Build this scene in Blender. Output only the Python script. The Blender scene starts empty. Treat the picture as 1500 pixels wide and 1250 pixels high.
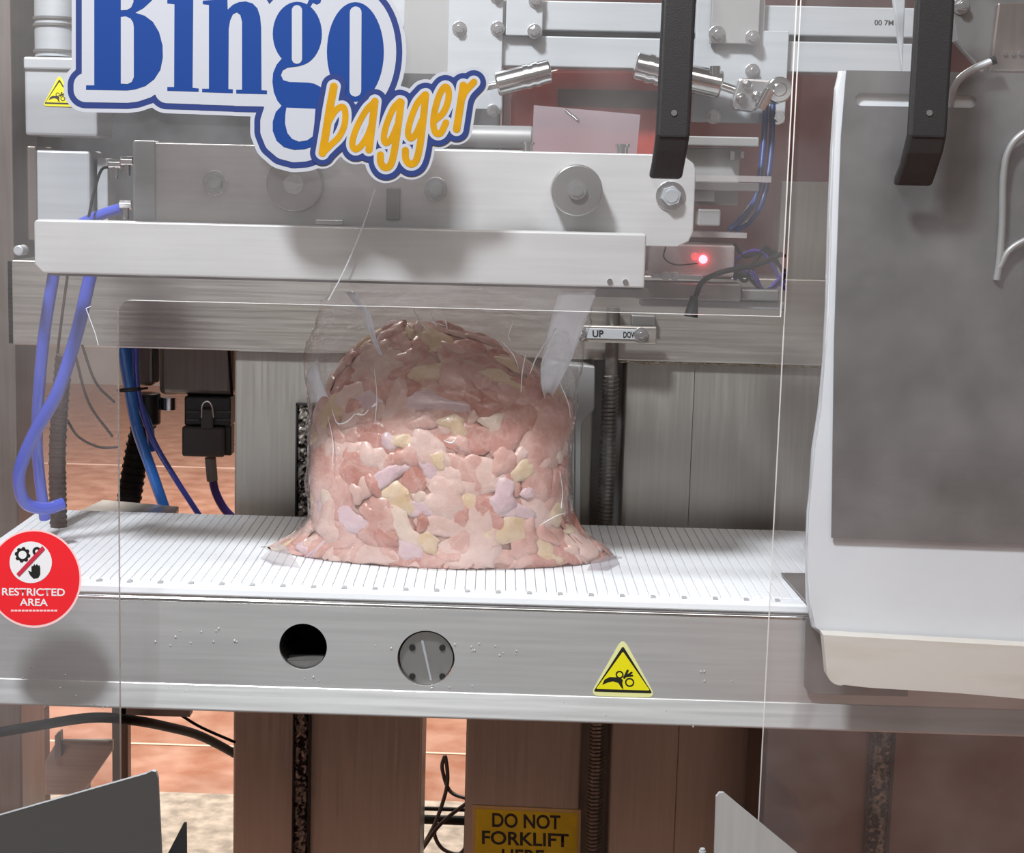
import bpy, bmesh, math, random
import numpy as np
from mathutils import Vector, Matrix, noise
from mathutils.geometry import tessellate_polygon
random.seed(7)
SC = bpy.context.scene
COL = SC.collection
PI = math.pi

# ------------------------------------------------------------------ camera
F, CX, CY, W, H = 2300.0, 667.0, 588.0, 1500.0, 1250.0
PITCH, YAW, ROLL = math.radians(7.75), math.radians(-1.38), math.radians(1.34)
CAM = Vector((0.0, 0.0, 1.51))
_right = Vector((math.cos(YAW), -math.sin(YAW), 0))
_f0 = Vector((math.sin(YAW), math.cos(YAW), 0))
FWD = _f0 * math.cos(PITCH) + Vector((0, 0, -math.sin(PITCH)))
_up = _right.cross(FWD)
RR = _right * math.cos(ROLL) + _up * math.sin(ROLL)
UU = -_right * math.sin(ROLL) + _up * math.cos(ROLL)
cd = bpy.data.cameras.new('camera')
cam = bpy.data.objects.new('camera', cd)
COL.objects.link(cam)
cd.sensor_width = 36.0
cd.lens = 36.0 * F / W
cd.shift_x = (W / 2 - CX) / W
cd.shift_y = (CY - H / 2) / W
cd.clip_start = 0.05
cam.matrix_world = Matrix(((RR.x, UU.x, -FWD.x, CAM.x), (RR.y, UU.y, -FWD.y, CAM.y), (RR.z, UU.z, -FWD.z, CAM.z), (0, 0, 0, 1)))
SC.camera = cam

# ------------------------------------------------------------------ light and exposure
SC.view_settings.view_transform = 'Standard'
SC.view_settings.look = 'None'
SC.view_settings.gamma = 1.0
SC.view_settings.use_curve_mapping = False
SC.view_settings.exposure = 0.0
SC.cycles.transparent_max_bounces = 24
SC.cycles.max_bounces = 8
wd = bpy.data.worlds.new('room_light')
SC.world = wd
wd.use_nodes = True
bg = wd.node_tree.nodes['Background']
bg.inputs[0].default_value = (1.0, 0.93, 0.88, 1)
bg.inputs[1].default_value = 0.14


def area(name, loc, target, size, power, col):
    d = bpy.data.lights.new(name, 'AREA')
    d.shape = 'RECTANGLE'
    d.size, d.size_y = size
    d.energy = power
    d.color = col
    o = bpy.data.objects.new(name, d)
    COL.objects.link(o)
    o.location = loc
    o.rotation_euler = (Vector(target) - Vector(loc)).to_track_quat('-Z', 'Y').to_euler()


area('lamp_key', (-0.90, 0.62, 3.75), (0.0, 2.35, 1.35), (0.40, 0.30), 172, (0.93, 0.97, 1.0))
area('lamp_behind', (-0.9, 5.6, 3.9), (-0.5, 5.2, 0.0), (2.4, 1.6), 350, (1.0, 0.95, 0.88))
area('added_fill_front', (0.3, -0.5, 3.95), (0.1, 2.0, 1.0), (2.6, 1.2), 38, (1.0, 0.93, 0.86))  # added fill light, no lamp known at this spot


# ------------------------------------------------------------------ pixel helpers
def ray(px, py):
    return FWD + RR * ((px - CX) / F) + UU * (-(py - CY) / F)


def P(px, py, Y):
    d = ray(px, py)
    return CAM + d * ((Y - CAM.y) / d.y)


def PZ(px, py, z):
    d = ray(px, py)
    return CAM + d * ((z - CAM.z) / d.z)


# ------------------------------------------------------------------ materials
def mat(name, col=(.8, .8, .8), rough=.5, metal=0.0, var=0.0, vscale=30, stretch=(1, 1, 1), bump=0.0, bscale=200, coat=0.0,
        col2=None, spec=0.5, rvar=0.0, lo=.35, hi=.65, emit=None, estr=0.0):
    m = bpy.data.materials.new(name)
    m.use_nodes = True
    nt = m.node_tree
    b = nt.nodes['Principled BSDF']
    b.inputs['Base Color'].default_value = (*col, 1)
    b.inputs['Roughness'].default_value = rough
    b.inputs['Metallic'].default_value = metal
    b.inputs['Coat Weight'].default_value = coat
    b.inputs['Specular IOR Level'].default_value = spec
    if emit:
        b.inputs['Emission Color'].default_value = (*emit, 1)
        b.inputs['Emission Strength'].default_value = estr
    if var or col2 or bump or rvar:
        tc = nt.nodes.new('ShaderNodeTexCoord')
        mp = nt.nodes.new('ShaderNodeMapping')
        mp.inputs['Scale'].default_value = stretch
        nt.links.new(tc.outputs['Object'], mp.inputs['Vector'])
        nz = nt.nodes.new('ShaderNodeTexNoise')
        nz.inputs['Scale'].default_value = vscale
        nz.inputs['Detail'].default_value = 5
        nt.links.new(mp.outputs['Vector'], nz.inputs['Vector'])
        if var or col2:
            rp = nt.nodes.new('ShaderNodeValToRGB')
            rp.color_ramp.elements[0].position = lo
            rp.color_ramp.elements[1].position = hi
            c2 = col2 if col2 else tuple(min(1, c * (1 + var)) for c in col)
            c1 = col if col2 else tuple(c * (1 - var) for c in col)
            rp.color_ramp.elements[0].color = (*c1, 1)
            rp.color_ramp.elements[1].color = (*c2, 1)
            nt.links.new(nz.outputs['Fac'], rp.inputs['Fac'])
            nt.links.new(rp.outputs['Color'], b.inputs['Base Color'])
        if rvar:
            mr = nt.nodes.new('ShaderNodeMapRange')
            mr.inputs['From Min'].default_value = .3
            mr.inputs['From Max'].default_value = .7
            mr.inputs['To Min'].default_value = max(.03, rough - rvar)
            mr.inputs['To Max'].default_value = rough + rvar
            nt.links.new(nz.outputs['Fac'], mr.inputs['Value'])
            nt.links.new(mr.outputs['Result'], b.inputs['Roughness'])
        if bump:
            n2 = nt.nodes.new('ShaderNodeTexNoise')
            n2.inputs['Scale'].default_value = bscale
            n2.inputs['Detail'].default_value = 3
            nt.links.new(mp.outputs['Vector'], n2.inputs['Vector'])
            bp = nt.nodes.new('ShaderNodeBump')
            bp.inputs['Strength'].default_value = bump
            bp.inputs['Distance'].default_value = .002
            nt.links.new(n2.outputs['Fac'], bp.inputs['Height'])
            nt.links.new(bp.outputs['Normal'], b.inputs['Normal'])
    return m


def clear(name, tint=(1, 1, 1), base=.04, haze=.03, gloss_rough=.02, hazecol=(.9, .9, .9), bump=0.0, bscale=20, power=5.0, hazevar=False, hscale=6):
    """thin clear sheet: transparent, with angle-dependent reflection and a little surface haze"""
    m = bpy.data.materials.new(name)
    m.use_nodes = True
    nt = m.node_tree
    nt.nodes.clear()
    N = nt.nodes.new
    L = nt.links.new
    out = N('ShaderNodeOutputMaterial')
    tr = N('ShaderNodeBsdfTransparent')
    tr.inputs[0].default_value = (*tint, 1)
    gl = N('ShaderNodeBsdfGlossy')
    gl.inputs['Roughness'].default_value = gloss_rough
    df = N('ShaderNodeBsdfDiffuse')
    df.inputs[0].default_value = (*hazecol, 1)
    lw = N('ShaderNodeLayerWeight')
    lw.inputs['Blend'].default_value = .5
    pw = N('ShaderNodeMath'); pw.operation = 'POWER'; pw.inputs[1].default_value = power
    L(lw.outputs['Facing'], pw.inputs[0])
    ma = N('ShaderNodeMath'); ma.operation = 'MULTIPLY_ADD'; ma.inputs[1].default_value = .8; ma.inputs[2].default_value = base
    L(pw.outputs[0], ma.inputs[0])
    m1 = N('ShaderNodeMixShader')
    m1.inputs[0].default_value = haze
    L(tr.outputs[0], m1.inputs[1]); L(df.outputs[0], m1.inputs[2])
    if hazevar:
        tc = N('ShaderNodeTexCoord'); nz = N('ShaderNodeTexNoise'); nz.inputs['Scale'].default_value = hscale; nz.inputs['Detail'].default_value = 6
        L(tc.outputs['Object'], nz.inputs['Vector'])
        mr = N('ShaderNodeMapRange'); mr.inputs['From Min'].default_value = .35; mr.inputs['From Max'].default_value = .75
        mr.inputs['To Min'].default_value = haze * .5; mr.inputs['To Max'].default_value = haze * 2.2
        L(nz.outputs['Fac'], mr.inputs['Value']); L(mr.outputs['Result'], m1.inputs[0])
    m2 = N('ShaderNodeMixShader')
    L(ma.outputs[0], m2.inputs[0]); L(m1.outputs[0], m2.inputs[1]); L(gl.outputs[0], m2.inputs[2])
    if bump:
        tc = N('ShaderNodeTexCoord'); nz = N('ShaderNodeTexNoise'); nz.inputs['Scale'].default_value = bscale; nz.inputs['Detail'].default_value = 4
        L(tc.outputs['Object'], nz.inputs['Vector'])
        bp = N('ShaderNodeBump'); bp.inputs['Strength'].default_value = bump; bp.inputs['Distance'].default_value = .03
        L(nz.outputs['Fac'], bp.inputs['Height']); L(bp.outputs['Normal'], gl.inputs['Normal'])
    L(m2.outputs[0], out.inputs[0])
    return m


def srgb(r, g, b):
    f = lambda c: (c / 255 / 12.92) if c / 255 <= .04045 else ((c / 255 + .055) / 1.055) ** 2.4
    return (f(r), f(g), f(b))


M = {}
M['steel'] = mat('brushed_stainless', (.50, .47, .435), .38, .85, var=.05, vscale=6, stretch=(1, 1, 40), rvar=.06)
M['steel_v'] = mat('brushed_stainless_upright', (.43, .41, .375), .40, .75, var=.05, vscale=6, stretch=(30, 30, 1), rvar=.06)
M['steel_frame'] = mat('conveyor_stainless', (.58, .58, .58), .36, .5, var=.05, vscale=5, stretch=(1, 1, 30), rvar=.05)
M['steel_dark'] = mat('dark_stainless', (.25, .24, .235), .42, .6, var=.15, vscale=9, rvar=.08)
M['charcoal'] = mat('charcoal_panel', (.055, .055, .057), .5, .2, var=.3, vscale=14)
M['plate_grey'] = mat('worn_grey_steel', (.20, .195, .195), .42, .55, var=.14, vscale=9, rvar=.08, bump=.15, bscale=60)
M['chrome'] = mat('polished_metal', (.70, .70, .70), .16, 1.0)
M['bolt'] = mat('bolt_steel', (.66, .66, .67), .22, .9)
M['alu'] = mat('pale_anodised_aluminium', (.44, .46, .48), .42, .25, var=.04, vscale=4, stretch=(1, 1, 20))
M['alu_grey'] = mat('grey_aluminium', (.33, .33, .325), .45, .4, var=.06, vscale=6)
M['jaw'] = mat('satin_jaw_metal', (.60, .60, .595), .40, .35, var=.04, vscale=5, stretch=(1, 1, 25))
M['white'] = mat('white_plastic', (.72, .73, .74), .42, 0, var=.03, vscale=8)
M['belt'] = mat('white_belt_plastic', (.84, .86, .89), .38, 0, var=.02, vscale=12)
M['belt_shade'] = mat('belt_hinge_plastic', (.74, .76, .78), .5)
M['mark'] = mat('grey_hinge_mark', (.40, .41, .42), .5)
M['black'] = mat('black_plastic', (.018, .018, .020), .38, 0, var=.2, vscale=40)
M['handle'] = mat('black_handle_nylon', (.022, .021, .022), .42, 0, bump=.3, bscale=900)
M['rubber'] = mat('black_rubber', (.010, .008, .008), .6, spec=.15)
M['brown_cable'] = mat('brown_cable', (.06, .035, .030), .5)
M['connector'] = mat('charcoal_plastic', (.075, .070, .070), .45)
M['dark'] = mat('dark_recess', (.012, .010, .010), .7)
M['blue'] = mat('blue_hose', (.03, .17, .60), .28, 0, coat=.3)
M['blue2'] = mat('violet_blue_hose', (.07, .10, .52), .28, 0, coat=.3)
M['purple'] = mat('purple_hose', (.055, .03, .20), .3)
M['maroon'] = mat('dark_maroon_paint', (.050, .014, .012), .45, 0, var=.25, vscale=6)
M['red_shell'] = mat('red_plastic_shell', (.36, .045, .03), .3, 0, var=.2, vscale=10, coat=.3)
M['column_brown'] = mat('brown_grey_steel', (.22, .185, .165), .42, .7, var=.08, vscale=5, stretch=(20, 20, 1))
M['floor'] = mat('terracotta_resin_floor', (.40, .165, .10), .34, 0, col2=(.56, .31, .225), vscale=9, bump=.25, bscale=160, rvar=.12, lo=.3, hi=.75)
M['floor_pale'] = mat('pale_wet_floor', (.55, .46, .38), .3, 0, var=.3, vscale=25)
M['joint'] = mat('pale_joint', (.85, .62, .50), .4)
M['wall'] = mat('pale_wall_panels', (.42, .36, .33), .5, 0, var=.05, vscale=2)
M['acrylic'] = clear('clear_acrylic', (.985, .985, .99), .030, .028, .015, (.85, .82, .82), hazevar=True)
M['acrylic_edge'] = mat('frosted_acrylic_edge', (.80, .78, .76), .35, 0, spec=.8)
M['film'] = clear('clear_bag_film', (.985, .985, .985), .035, .030, .06, (.9, .9, .92), bump=1.0, bscale=34, power=3.0, hazevar=True, hscale=14)
M['film_fold'] = clear('hazy_film_fold', (.97, .97, .98), .07, .60, .10, (.90, .93, .98), bump=.5, bscale=30)
M['film_strip'] = clear('clear_film_strip', (.97, .96, .97), .05, .15, .1, (.8, .76, .78))
M['flap'] = clear('mauve_clear_flap', (.80, .76, .80), .05, .42, .12, (.50, .42, .45))
M['clear_plate'] = clear('clear_shelf', (.93, .92, .92), .06, .35, .05, (.6, .57, .56))
M['bags'] = mat('stacked_clear_bags', (.74, .77, .80), .28, 0, var=.03, vscale=6, coat=.3, bump=.2, bscale=12)
M['tray'] = mat('white_tray_plastic', (.74, .72, .68), .36, 0, var=.03, vscale=5)
M['tray_stain'] = mat('stained_white_plastic', (.70, .67, .61), .4, 0, col2=(.55, .47, .36), vscale=3.5, stretch=(1, 1, 7), lo=.45, hi=.8)
M['pitted'] = mat('pitted_grimy_metal', (.30, .27, .24), .45, .5, col2=(.012, .006, .005), vscale=95, lo=.46, hi=.54, bump=.6, bscale=120)
M['thread'] = mat('screw_steel', (.26, .25, .235), .32, .85, var=.2, vscale=40)
M['weld'] = mat('rough_weld', (.30, .25, .19), .5, .6, col2=(.55, .48, .36), vscale=160, bump=1, bscale=260)
M['led'] = mat('red_led', (1, .1, .1), .3, emit=(1.0, .04, .06), estr=22)
M['s_white'] = mat('sticker_white', (0.3962, 0.4042, 0.4454), .35)
M['s_navy'] = mat('sticker_navy', (0.0209, 0.0376, 0.1459), .35)
M['s_blue'] = mat('sticker_blue', (0.0067, 0.0393, 0.1924), .35)
M['s_gold'] = mat('sticker_gold', (0.4469, 0.2198, 0.0016), .35, var=.06, vscale=40)
M['s_text'] = mat('sticker_text', (.80, .78, .80), .4)
M['s_red'] = mat('sticker_red', srgb(232, 34, 44), .4)
M['s_pink'] = mat('sticker_pale', srgb(250, 200, 200), .4)
M['s_black'] = mat('sticker_black', (.012, .012, .010), .45)
M['s_yellow'] = mat('sticker_yellow', srgb(232, 222, 16), .4)
M['s_cream'] = mat('sticker_cream', srgb(228, 228, 160), .4)
M['s_signyellow'] = mat('sign_yellow', srgb(228, 204, 24), .5, var=.08, vscale=20)
M['s_signborder'] = mat('sign_border', srgb(215, 190, 130), .5)
M['s_bar'] = mat('sticker_slash', srgb(196, 44, 66), .4)
M['water'] = mat('water_bead', (.75, .77, .80), .05, .6)


# ------------------------------------------------------------------ object helpers
ORG = {}


def link(name, me, m=None, parent=None, loc=None, rot=None, bevel=0, smooth=False, seg=2):
    o = bpy.data.objects.new(name, me)
    COL.objects.link(o)
    if m is not None and not me.materials:
        for q in (m if isinstance(m, (list, tuple)) else [m]):
            me.materials.append(q)
    wl = Vector(loc) if loc is not None else Vector((0, 0, 0))
    ORG[o.name] = wl
    if parent is not None:
        o.parent = parent
        wl = wl - ORG[parent.name]
    o.location = wl
    if rot is not None:
        o.rotation_euler = rot
    if bevel:
        b = o.modifiers.new('edge_round', 'BEVEL')
        b.width = bevel
        b.segments = seg
        b.limit_method = 'ANGLE'
        b.angle_limit = .6
    if smooth:
        for p in me.polygons:
            p.use_smooth = True
    return o


def tag(o, label=None, cat=None, group=None, kind=None):
    if label: o['label'] = label
    if cat: o['category'] = cat
    if group: o['group'] = group
    if kind: o['kind'] = kind
    return o


def thing(name, label, cat, loc, group=None):
    o = bpy.data.objects.new(name, None)
    COL.objects.link(o)
    o.empty_display_size = .05
    o.location = loc
    ORG[o.name] = Vector(loc)
    return tag(o, label, cat, group)


class MB:
    def __init__(s):
        s.v, s.f, s.m = [], [], []

    def add(s, vs, fs, mi=0):
        b = len(s.v)
        s.v += [tuple(v) for v in vs]
        s.f += [tuple(i + b for i in f) for f in fs]
        s.m += [mi] * len(fs)
        return s

    def box(s, x0, x1, y0, y1, z0, z1, mi=0):
        return s.add([(x0, y0, z0), (x1, y0, z0), (x1, y1, z0), (x0, y1, z0), (x0, y0, z1), (x1, y0, z1), (x1, y1, z1), (x0, y1, z1)],
                     [(0, 3, 2, 1), (4, 5, 6, 7), (0, 1, 5, 4), (1, 2, 6, 5), (2, 3, 7, 6), (3, 0, 4, 7)], mi)

    def cyl(s, p0, p1, r, n=24, r1=None, mi=0, caps=True):
        p0, p1 = Vector(p0), Vector(p1)
        d = (p1 - p0).normalized()
        a = d.orthogonal().normalized()
        b = d.cross(a)
        r1 = r if r1 is None else r1
        vs = []
        for p, q in ((p0, r), (p1, r1)):
            for i in range(n):
                t = 2 * PI * i / n
                vs.append(p + (a * math.cos(t) + b * math.sin(t)) * q)
        fs = [(i, (i + 1) % n, n + (i + 1) % n, n + i) for i in range(n)]
        if caps:
            fs += [tuple(range(n - 1, -1, -1)), tuple(range(n, 2 * n))]
        return s.add(vs, fs, mi)

    def tube(s, pts, r, n=10, mi=0, caps=True, rfun=None):
        pts = [Vector(p) for p in pts]
        vs, fs = [], []
        t0 = (pts[1] - pts[0]).normalized()
        a = t0.orthogonal().normalized()
        for k, p in enumerate(pts):
            if k == 0: t = pts[1] - pts[0]
            elif k == len(pts) - 1: t = pts[-1] - pts[-2]
            else: t = pts[k + 1] - pts[k - 1]
            t.normalize()
            a = (a - t * a.dot(t)).normalized()
            b = t.cross(a)
            q = r if rfun is None else r * rfun(k / (len(pts) - 1))
            for i in range(n):
                w = 2 * PI * i / n
                vs.append(p + (a * math.cos(w) + b * math.sin(w)) * q)
        for k in range(len(pts) - 1):
            for i in range(n):
                j = (i + 1) % n
                fs.append((k * n + i, k * n + j, (k + 1) * n + j, (k + 1) * n + i))
        if caps:
            fs += [tuple(range(n - 1, -1, -1)), tuple(range((len(pts) - 1) * n, len(pts) * n))]
        return s.add(vs, fs, mi)

    def prism(s, poly, off, holes=(), mi=0, side=None):
        """poly: 3-D points of the near face, off: vector to the far face"""
        off = Vector(off)
        loops = [[Vector(p) for p in poly]] + [[Vector(p) for p in h] for h in holes]
        tris = tessellate_polygon(loops)
        flat = [p for l in loops for p in l]
        n = len(flat)
        vs = flat + [p + off for p in flat]
        fs, fb = [], []
        for t in tris:
            a, b, c = (flat[i] for i in t)
            if (b - a).cross(c - a).dot(off) > 0:
                t = (t[0], t[2], t[1])
            fs.append(tuple(t))
            fb.append((t[0] + n, t[2] + n, t[1] + n))
        sd = []
        k = 0
        for l in loops:
            for i in range(len(l)):
                j = (i + 1) % len(l)
                sd.append((k + i, k + j, k + j + n, k + i + n))
            k += len(l)
        b0 = len(s.v)
        s.v += [tuple(v) for v in vs]
        for ff, q in ((fs + fb, mi), (sd, mi if side is None else side)):
            s.f += [tuple(i + b0 for i in f) for f in ff]
            s.m += [q] * len(ff)
        return s

    def mesh(s, name='mesh', fix=True):
        me = bpy.data.meshes.new(name)
        me.from_pydata(s.v, [], s.f)
        if fix:
            bm = bmesh.new()
            bm.from_mesh(me)
            for f, q in zip(bm.faces, s.m):
                f.material_index = q
            bmesh.ops.recalc_face_normals(bm, faces=bm.faces)
            bm.to_mesh(me)
            bm.free()
        else:
            for p, q in zip(me.polygons, s.m):
                p.material_index = q
        return me

    def obj(s, name, m, parent=None, bevel=0, smooth=False, fix=True, loc=None, seg=2):
        o = link(name, s.mesh(name, fix), m, parent, None, None, bevel, False, seg)
        if smooth:
            me = o.data
            for p in me.polygons: p.use_smooth = True
            try: me.set_sharp_from_angle(angle=.7)
            except Exception: pass
        return o


def arc(cx, cy, r, a0, a1, n=8, ry=None):
    ry = r if ry is None else ry
    return [(cx + r * math.cos(math.radians(a0 + (a1 - a0) * i / n)), cy + ry * math.sin(math.radians(a0 + (a1 - a0) * i / n))) for i in range(n + 1)]


def circ(cx, cy, r, n=32, ry=None):
    return arc(cx, cy, r, 0, 360 - 360 / n, n - 1, ry)


def ext(x0, y0, x1, y1, Y):
    xm, ym = (x0 + x1) / 2, (y0 + y1) / 2
    return P(x0, ym, Y).x, P(x1, ym, Y).x, P(xm, y1, Y).z, P(xm, y0, Y).z


def boxpx(x0, y0, x1, y1, Y, d, mb=None, mi=0):
    a, b, c, e = ext(x0, y0, x1, y1, Y)
    mb = mb or MB()
    return mb.box(a, b, Y, Y + d, c, e, mi)


def polypx(pts, Y, d, mb=None, mi=0, side=None, holes=()):
    mb = mb or MB()
    return mb.prism([P(x, y, Y) for x, y in pts], (0, d, 0), [[P(x, y, Y) for x, y in h] for h in holes], mi, side)


def flat(polys, Y, name, m, parent):
    """flat print on a plane y = Y: several polygons in pixel space, one mesh"""
    mb = MB()
    for pl in polys:
        v = [P(x, y, Y) for x, y in pl]
        for t in tessellate_polygon([v]):
            mb.add([v[i] for i in t], [(0, 1, 2)])
    return mb.obj(name, m, parent, fix=False)


def cap(a, b, r, n=8):
    ax, ay = a
    bx, by = b
    t = math.degrees(math.atan2(by - ay, bx - ax))
    return arc(bx, by, r, t - 90, t + 90, n) + arc(ax, ay, r, t + 90, t + 270, n)


def strokes(pl, r):
    return [cap(a, b, r) for a, b in zip(pl[:-1], pl[1:])]


def grow(pl, r):
    return [pl] + [cap(a, b, r) for a, b in zip(pl, pl[1:] + pl[:1])]


def seg_field(polys, strk, X, Yg):
    """distance (negative inside) from grid points to filled polygons and to stroke centre lines minus their half width"""
    D = np.full(X.shape, 1e9)
    for pl in polys:
        d = np.full(X.shape, 1e9)
        ins = np.zeros(X.shape, bool)
        for (ax, ay), (bx, by) in zip(pl, pl[1:] + pl[:1]):
            ex, ey = bx - ax, by - ay
            t = np.clip(((X - ax) * ex + (Yg - ay) * ey) / (ex * ex + ey * ey + 1e-12), 0, 1)
            d = np.minimum(d, (X - ax - t * ex) ** 2 + (Yg - ay - t * ey) ** 2)
            c = (ay > Yg) != (by > Yg)
            with np.errstate(divide='ignore', invalid='ignore'):
                xi = ax + (Yg - ay) / (ey if ey else 1e-12) * ex
            ins ^= c & (X < xi)
        d = np.sqrt(d)
        D = np.minimum(D, np.where(ins, -d, d))
    for pl, r in strk:
        d = np.full(X.shape, 1e9)
        for (ax, ay), (bx, by) in zip(pl[:-1], pl[1:]):
            ex, ey = bx - ax, by - ay
            t = np.clip(((X - ax) * ex + (Yg - ay) * ey) / (ex * ex + ey * ey + 1e-12), 0, 1)
            d = np.minimum(d, (X - ax - t * ex) ** 2 + (Yg - ay - t * ey) ** 2)
        D = np.minimum(D, np.sqrt(d) - r)
    return D


def flatu(polys, strk, r, Y, name, m, parent, step=1.5):
    """flat print: the union of polygons and strokes grown by r, as one clean sheet without overlaps"""
    pts = [p for pl in polys for p in pl] + [p for pl, _ in strk for p in pl]
    rr = r + max([q for _, q in strk] + [0]) + 3
    x0, x1 = min(p[0] for p in pts) - rr, max(p[0] for p in pts) + rr
    y0_, y1 = min(p[1] for p in pts) - rr, max(p[1] for p in pts) + rr
    y0_ = max(y0_, -75)
    xs = np.arange(x0, x1 + step, step)
    ys = np.arange(y0_, y1 + step, step)
    X, Yg = np.meshgrid(xs, ys)
    D = seg_field(polys, strk, X, Yg) - r
    mb = MB()
    for j in range(len(ys) - 1):
        i = 0
        while i < len(xs) - 1:
            q = (D[j, i], D[j, i + 1], D[j + 1, i + 1], D[j + 1, i])
            if max(q) <= 0:
                k = i
                while k < len(xs) - 1 and max(D[j, k], D[j, k + 1], D[j + 1, k + 1], D[j + 1, k]) <= 0: k += 1
                c = [(xs[i], ys[j]), (xs[k], ys[j]), (xs[k], ys[j + 1]), (xs[i], ys[j + 1])]
                i = k
            else:
                if min(q) < 0:
                    co = [(xs[i], ys[j]), (xs[i + 1], ys[j]), (xs[i + 1], ys[j + 1]), (xs[i], ys[j + 1])]
                    c = []
                    for a in range(4):
                        b = (a + 1) % 4
                        if q[a] <= 0: c.append(co[a])
                        if (q[a] <= 0) != (q[b] <= 0):
                            t = q[a] / (q[a] - q[b])
                            c.append((co[a][0] + (co[b][0] - co[a][0]) * t, co[a][1] + (co[b][1] - co[a][1]) * t))
                    i += 1
                else:
                    i += 1
                    continue
            v = [P(x, y, Y) for x, y in c]
            mb.add(v, [tuple(range(len(v)))])
    return mb.obj(name, m, parent, fix=False)


def smooth_path(pts, n=8):
    pts = [Vector(p) for p in pts]
    q = [pts[0] * 2 - pts[1]] + pts + [pts[-1] * 2 - pts[-2]]
    out = []
    for i in range(1, len(q) - 2):
        for k in range(n):
            t = k / n
            a, b, c, d = q[i - 1], q[i], q[i + 1], q[i + 2]
            out.append(.5 * ((2 * b) + (c - a) * t + (2 * a - 5 * b + 4 * c - d) * t * t + (3 * b - a - 3 * c + d) * t ** 3))
    out.append(pts[-1])
    return out


def hosepx(pts, r, name, m, parent=None, n=8, ring=10):
    """pts: (px, py, Y)"""
    path = smooth_path([P(*p) for p in pts], n)
    return MB().tube(path, r, ring).obj(name, m, parent, smooth=True)


def textpx(body, x0, y0, x1, y1, Y, name, m, parent, bold=0.0, shear=0.0, dy=0.0, lead=1.0):
    """lettering fitted into the pixel rectangle on plane y = Y; dy is the drop from left to right"""
    c = bpy.data.curves.new(name, 'FONT')
    c.body = body
    c.size = 1.0
    c.offset = bold
    c.shear = shear
    c.align_x = 'CENTER'
    c.space_line = lead
    o = bpy.data.objects.new(name, c)
    COL.objects.link(o)
    dg = bpy.context.evaluated_depsgraph_get()
    me = bpy.data.meshes.new_from_object(o.evaluated_get(dg))
    bpy.data.objects.remove(o)
    xs = [v.co.x for v in me.vertices]
    ys = [v.co.y for v in me.vertices]
    ax, bx, ay, by = min(xs), max(xs), min(ys), max(ys)
    for v in me.vertices:
        u = (v.co.x - ax) / (bx - ax)
        w = (by - v.co.y) / (by - ay)
        v.co = P(x0 + (x1 - x0) * u, y0 + (y1 - y0) * w + dy * u, Y)
    me.materials.clear()
    return link(name, me, m, parent)


def boltpx(x, y, Y, r, parent, name='bolt', washer=1.5, h=.010, m=None):
    c = P(x, y, Y)
    s = r * (Y / F) * 1.0
    mb = MB()
    if washer:
        mb.cyl((c.x, Y, c.z), (c.x, Y - .0025, c.z), s * washer, 20)
    a0 = random.random()
    pr = [(c.x + s * math.cos(a0 + i * PI / 3), Y - .0025, c.z + s * math.sin(a0 + i * PI / 3)) for i in range(6)]
    mb.prism([(p[0], Y - .0025 - h, p[2]) for p in pr], (0, h, 0))
    o = mb.obj(name, m or M['bolt'], parent, bevel=.0006)
    o2 = MB().cyl((c.x, Y - .0026 - h, c.z), (c.x, Y - .0034 - h, c.z), s * .60, 14)
    b0 = len(o.data.vertices)
    bm = bmesh.new(); bm.from_mesh(o.data); bm.from_mesh(o2.mesh()); bm.to_mesh(o.data); bm.free()
    return o


# ================================================================== SETTING
FZ = 0.0
fl = MB().box(-9, 9, -5, 11.5, -.1, FZ).obj('floor', M['floor'])
tag(fl, kind='structure')
for i, (yy, w) in enumerate(((4.05, .012), (5.9, .014), (8.2, .016))):
    MB().box(-9, 9, yy, yy + w, FZ, FZ + .002).obj('joint_line', M['joint'], fl)
MB().box(-3.5, 1.2, 3.30, 3.72, FZ, FZ + .003).obj('drain_strip', M['floor_pale'], fl)
tag(MB().box(-9, 9, 11.5, 11.7, 0, 5).obj('wall_back', M['wall']), kind='structure')

# ================================================================== MACHINE FRAME
YC = 2.92
fr = thing('machine_frame', 'brushed stainless machine frame with broad columns and cross beam behind the conveyor', 'machine', (0, YC, 0))


def colpx(x0, x1, yref, Y, d, z1, name, m, bev=.004):
    a, b = P(x0, yref, Y).x, P(x1, yref, Y).x
    return MB().box(a, b, Y, Y + d, 0, z1).obj(name, m, fr, bevel=bev)


zb = P(640, 520, YC).z
colpx(343, 624, 800, YC, .22, zb, 'column', M['steel_v'])
colpx(690, 862, 800, YC, .22, zb, 'column', M['steel_v'])
colpx(906, 1010, 800, YC, .22, zb, 'column', M['steel_v'])
a, b = P(860, 800, YC).x, P(908, 800, YC).x
MB().box(a, b, YC + .06, YC + .2, 0, zb).obj('screw_channel', M['steel_dark'], fr)
colpx(1010, 1230, 640, YC, .10, zb, 'back_panel', M['steel_v'])
boxpx(1140, 266, 1240, 445, YC + .02, .03).obj('upper_panel', M['steel_v'], fr, bevel=.002)
colpx(-80, 24, 600, 2.90, .16, 2.2, 'side_post', M['column_brown'])
a, b, c, d = ext(10, 400, 1290, 522, YC - .02)
MB().box(a, b, YC - .02, YC + .16, zb, P(640, 395, YC).z).obj('cross_beam', M['steel'], fr, bevel=.003)
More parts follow.
